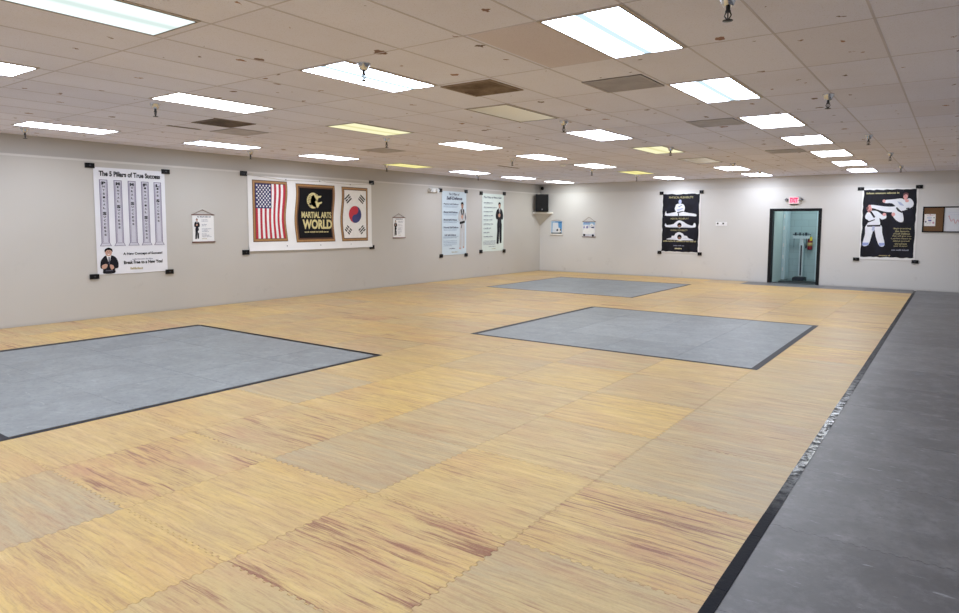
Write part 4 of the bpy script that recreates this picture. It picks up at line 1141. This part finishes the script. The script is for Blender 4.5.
# twin-lamp emergency light on left wall
em = thing('emergency_light', 'white twin-lamp emergency light high on the left wall beside the blue poster', 'emergency light', (XL - .004, 14.22, 2.565), PI / 2)
b = MB(); b.box((-.17, -.085, -.05), (.20, 0, .055), WHITEPLASTIC); b.build('housing', em, bevel=.012)
for x in (-.12, .14):
    b = MB(); b.tube((x, -.085, .0), (x, -.13, -.01), .045, WHITEPLASTIC, .05, n=16); b.tube((x, -.13, -.01), (x, -.134, -.011), .042, pm((216, 220, 224), .15), n=16); b.build('lamp_head', em)

# corner shelf, loudspeaker, camera, cable
sh_ = thing('corner_shelf', 'white triangular corner shelf with pointed bracket high in the far left corner', 'shelf', (XL, YB, 2.05))
SHM = pm((240, 237, 228), .5, var=.02)
b = MB(); b.prism([(0, 0), (0, -.52), (.06, -.53), (.53, -.06), (.52, 0)], -.055, 0.0, SHM); b.build('shelf_board', sh_, bevel=.004)
b = MB()
a_, b1, c1, ap = (0.012, -.012, -.055), (.012, -.47, -.055), (.47, -.012, -.055), (.012, -.012, -.47)
V = [b.bm.verts.new(v) for v in (a_, b1, c1, ap)]
for f in ((0, 1, 2), (0, 3, 1), (0, 2, 3), (1, 3, 2)): b.bm.faces.new([V[i] for i in f])
b.mi(pm((188, 183, 172), .6)); b.build('bracket', sh_)
sk = thing('loudspeaker', 'black loudspeaker cabinet standing on the white corner shelf', 'loudspeaker', (XL + .215, YB - .315, 2.05), PI / 4)
b = MB(); out = [(-.23, -.15), (.23, -.15), (.14, .15), (-.14, .15)]
b.prism(out, 0, .61, PLASTIC_BLACK); b.build('cabinet', sk, bevel=.012)
b = MB(); b.box((-.20, -.162, .03), (.20, -.148, .58), pm((13, 13, 16), .7, bump=.3, scale=90, spec=.2)); g_ = b.build('grille', sk, bevel=.006)
b = MB(); b.lathe([(.02, 0), (.02, .004)], CHROME, n=14); o = b.build('badge', g_); o.rotation_euler = (PI / 2, 0, 0); o.location = (0, -.162, .09)
b = MB(); b.lathe([(.035, 0.0), (.035, .02), (.02, .03)], WHITEPLASTIC, n=16); b.lathe([(.02, .028), (.052, .05), (.062, .085), (.05, .12), (.02, .14)], PLASTIC_BLACK, n=18)
o = b.build('dome_camera', loc=(XL + .10, YB + REC, 2.875)); o.rotation_euler = (PI / 2, 0, 0)
tag(o, 'small round black camera on the wall above the corner loudspeaker', 'camera')
b = MB(); b.path([(XL + .03, YB - .03, H - .01), (XL + .03, YB - .03, 2.80), (XL + .05, YB - .05, 2.71), (XL + .05, YB - .05, 2.12)], .008, pm((120, 116, 110), .6))
tag(b.build('speaker_cable'), 'thin cable running down the far corner behind the loudspeaker', 'cable')

# ------------------------------------------------------------------ hall things: beam scale, extinguisher
SCW = pm((206, 222, 228), .35, var=.02); SCD = pm((34, 40, 54), .5)
bs = thing('beam_scale', 'white and black upright physician beam scale standing in the hall through the doorway', 'scale', (-3.84, 21.98, -.022))
b = MB(); b.box((-.165, -.24, 0), (.165, .20, .075), SCD); b.box((-.15, -.22, .075), (.15, .10, .09), pm((22, 26, 32), .7)); b.build('platform', bs, bevel=.01)
b = MB(); b.prism([(-.062, .10), (.062, .10), (.048, .19), (-.048, .19)], .09, 1.12, SCW)
b.box((-.022, .088, .12), (.022, .10, 1.05), SCD); b.box((-.05, .10, 1.1), (.05, .18, 1.26), SCW); b.build('column', bs, bevel=.006)
b = MB()
b.face([(-.26, .09, 1.24), (.22, .09, 1.24), (.22, .17, 1.24), (-.26, .17, 1.24)], SCW)
b.prism([(-.24, .09), (.22, .09), (.22, .15), (-.24, .15)], 1.255, 1.335, SCW); b.build('beam_housing', bs)
b = MB(); b.box((-.25, .075, 1.36), (.25, .10, 1.385), SCD); b.box((-.25, .075, 1.41), (.22, .09, 1.425), SCD)
for x, w_ in ((-.17, .04), (-.05, .03), (.12, .05)): b.box((x - w_ / 2, .068, 1.345), (x + w_ / 2, .108, 1.44), SCD)
for sx in (-.24, .22): b.box((sx - .012, .085, 1.30), (sx + .012, .11, 1.44), SCW)
b.build('weigh_beam', bs)
b = MB(); b.box((-.235, .16, .98), (-.215, .17, 1.26), pm((120, 140, 150), .5)); b.box((.195, .16, 1.1), (.215, .17, 1.26), pm((120, 140, 150), .5)); b.tube((.03, .18, 1.2), (.03, .18, 1.43), .009, SCD); b.build('height_rod', bs)
fe = thing('fire_extinguisher', 'red fire extinguisher with yellow tag hanging on the hall wall beside the beam scale', 'fire extinguisher', (-3.625, HB - .095, .89))
b = MB(); b.lathe([(.045, 0), (.068, .012), (.072, .04), (.072, .30), (.05, .35), (.022, .37)], pm((140, 24, 38), .3), n=20); cy = b.build('cylinder_body', fe)
b = MB(); b.lathe([(.0735, .12), (.0735, .22)], pm((206, 176, 110), .5), n=20); b.build('label_band', cy)
b = MB(); b.tube((0, 0, .36), (0, 0, .42), .018, DARKMETAL); b.box((-.015, -.09, .41), (.015, .02, .425), DARKMETAL); b.box((-.015, -.085, .375), (.015, .0, .387), DARKMETAL); b.build('handle', fe)
b = MB(); b.path([(.015, 0, .40), (-.06, -.02, .40), (-.10, -.03, .32), (-.10, -.03, .14)], .011, pm((40, 44, 50), .5)); b.tube((-.10, -.03, .16), (-.10, -.03, .05), .014, BLACK, .02); b.build('hose', fe)
b = MB(); b.box((.005, -.08, .28), (.07, -.076, .40), pm((244, 222, 60), .5)); b.build('inspection_tag', fe)
b = MB(); b.box((-.03, .07, .10), (.03, .095, .36), DARKMETAL); b.build('wall_bracket', fe)
tg = thing('doormat', 'dark rubber mat with curved edge on the hall floor inside the doorway', 'mat', (-3.6, 20.95, -.022))
b = MB(); b.prism([(.62 * math.cos(a), .52 * math.sin(a)) for a in [i * 2 * PI / 40 for i in range(40)]], 0, .012, pm((22, 26, 30), .8, bump=.3, scale=60)); b.build('pad', tg, bevel=.004)

# ------------------------------------------------------------------ world and colour
w = bpy.data.worlds.new('world'); SC.world = w; w.use_nodes = True
w.node_tree.nodes['Background'].inputs[0].default_value = (.8, .85, .9, 1); w.node_tree.nodes['Background'].inputs[1].default_value = .3
SC.view_settings.view_transform = 'Standard'
SC.view_settings.look = 'None'
SC.view_settings.exposure = 0.52
SC.view_settings.gamma = 1.09
SC.cycles.max_bounces = 8; SC.cycles.diffuse_bounces = 5; SC.cycles.glossy_bounces = 3
SC.cycles.use_denoising = True
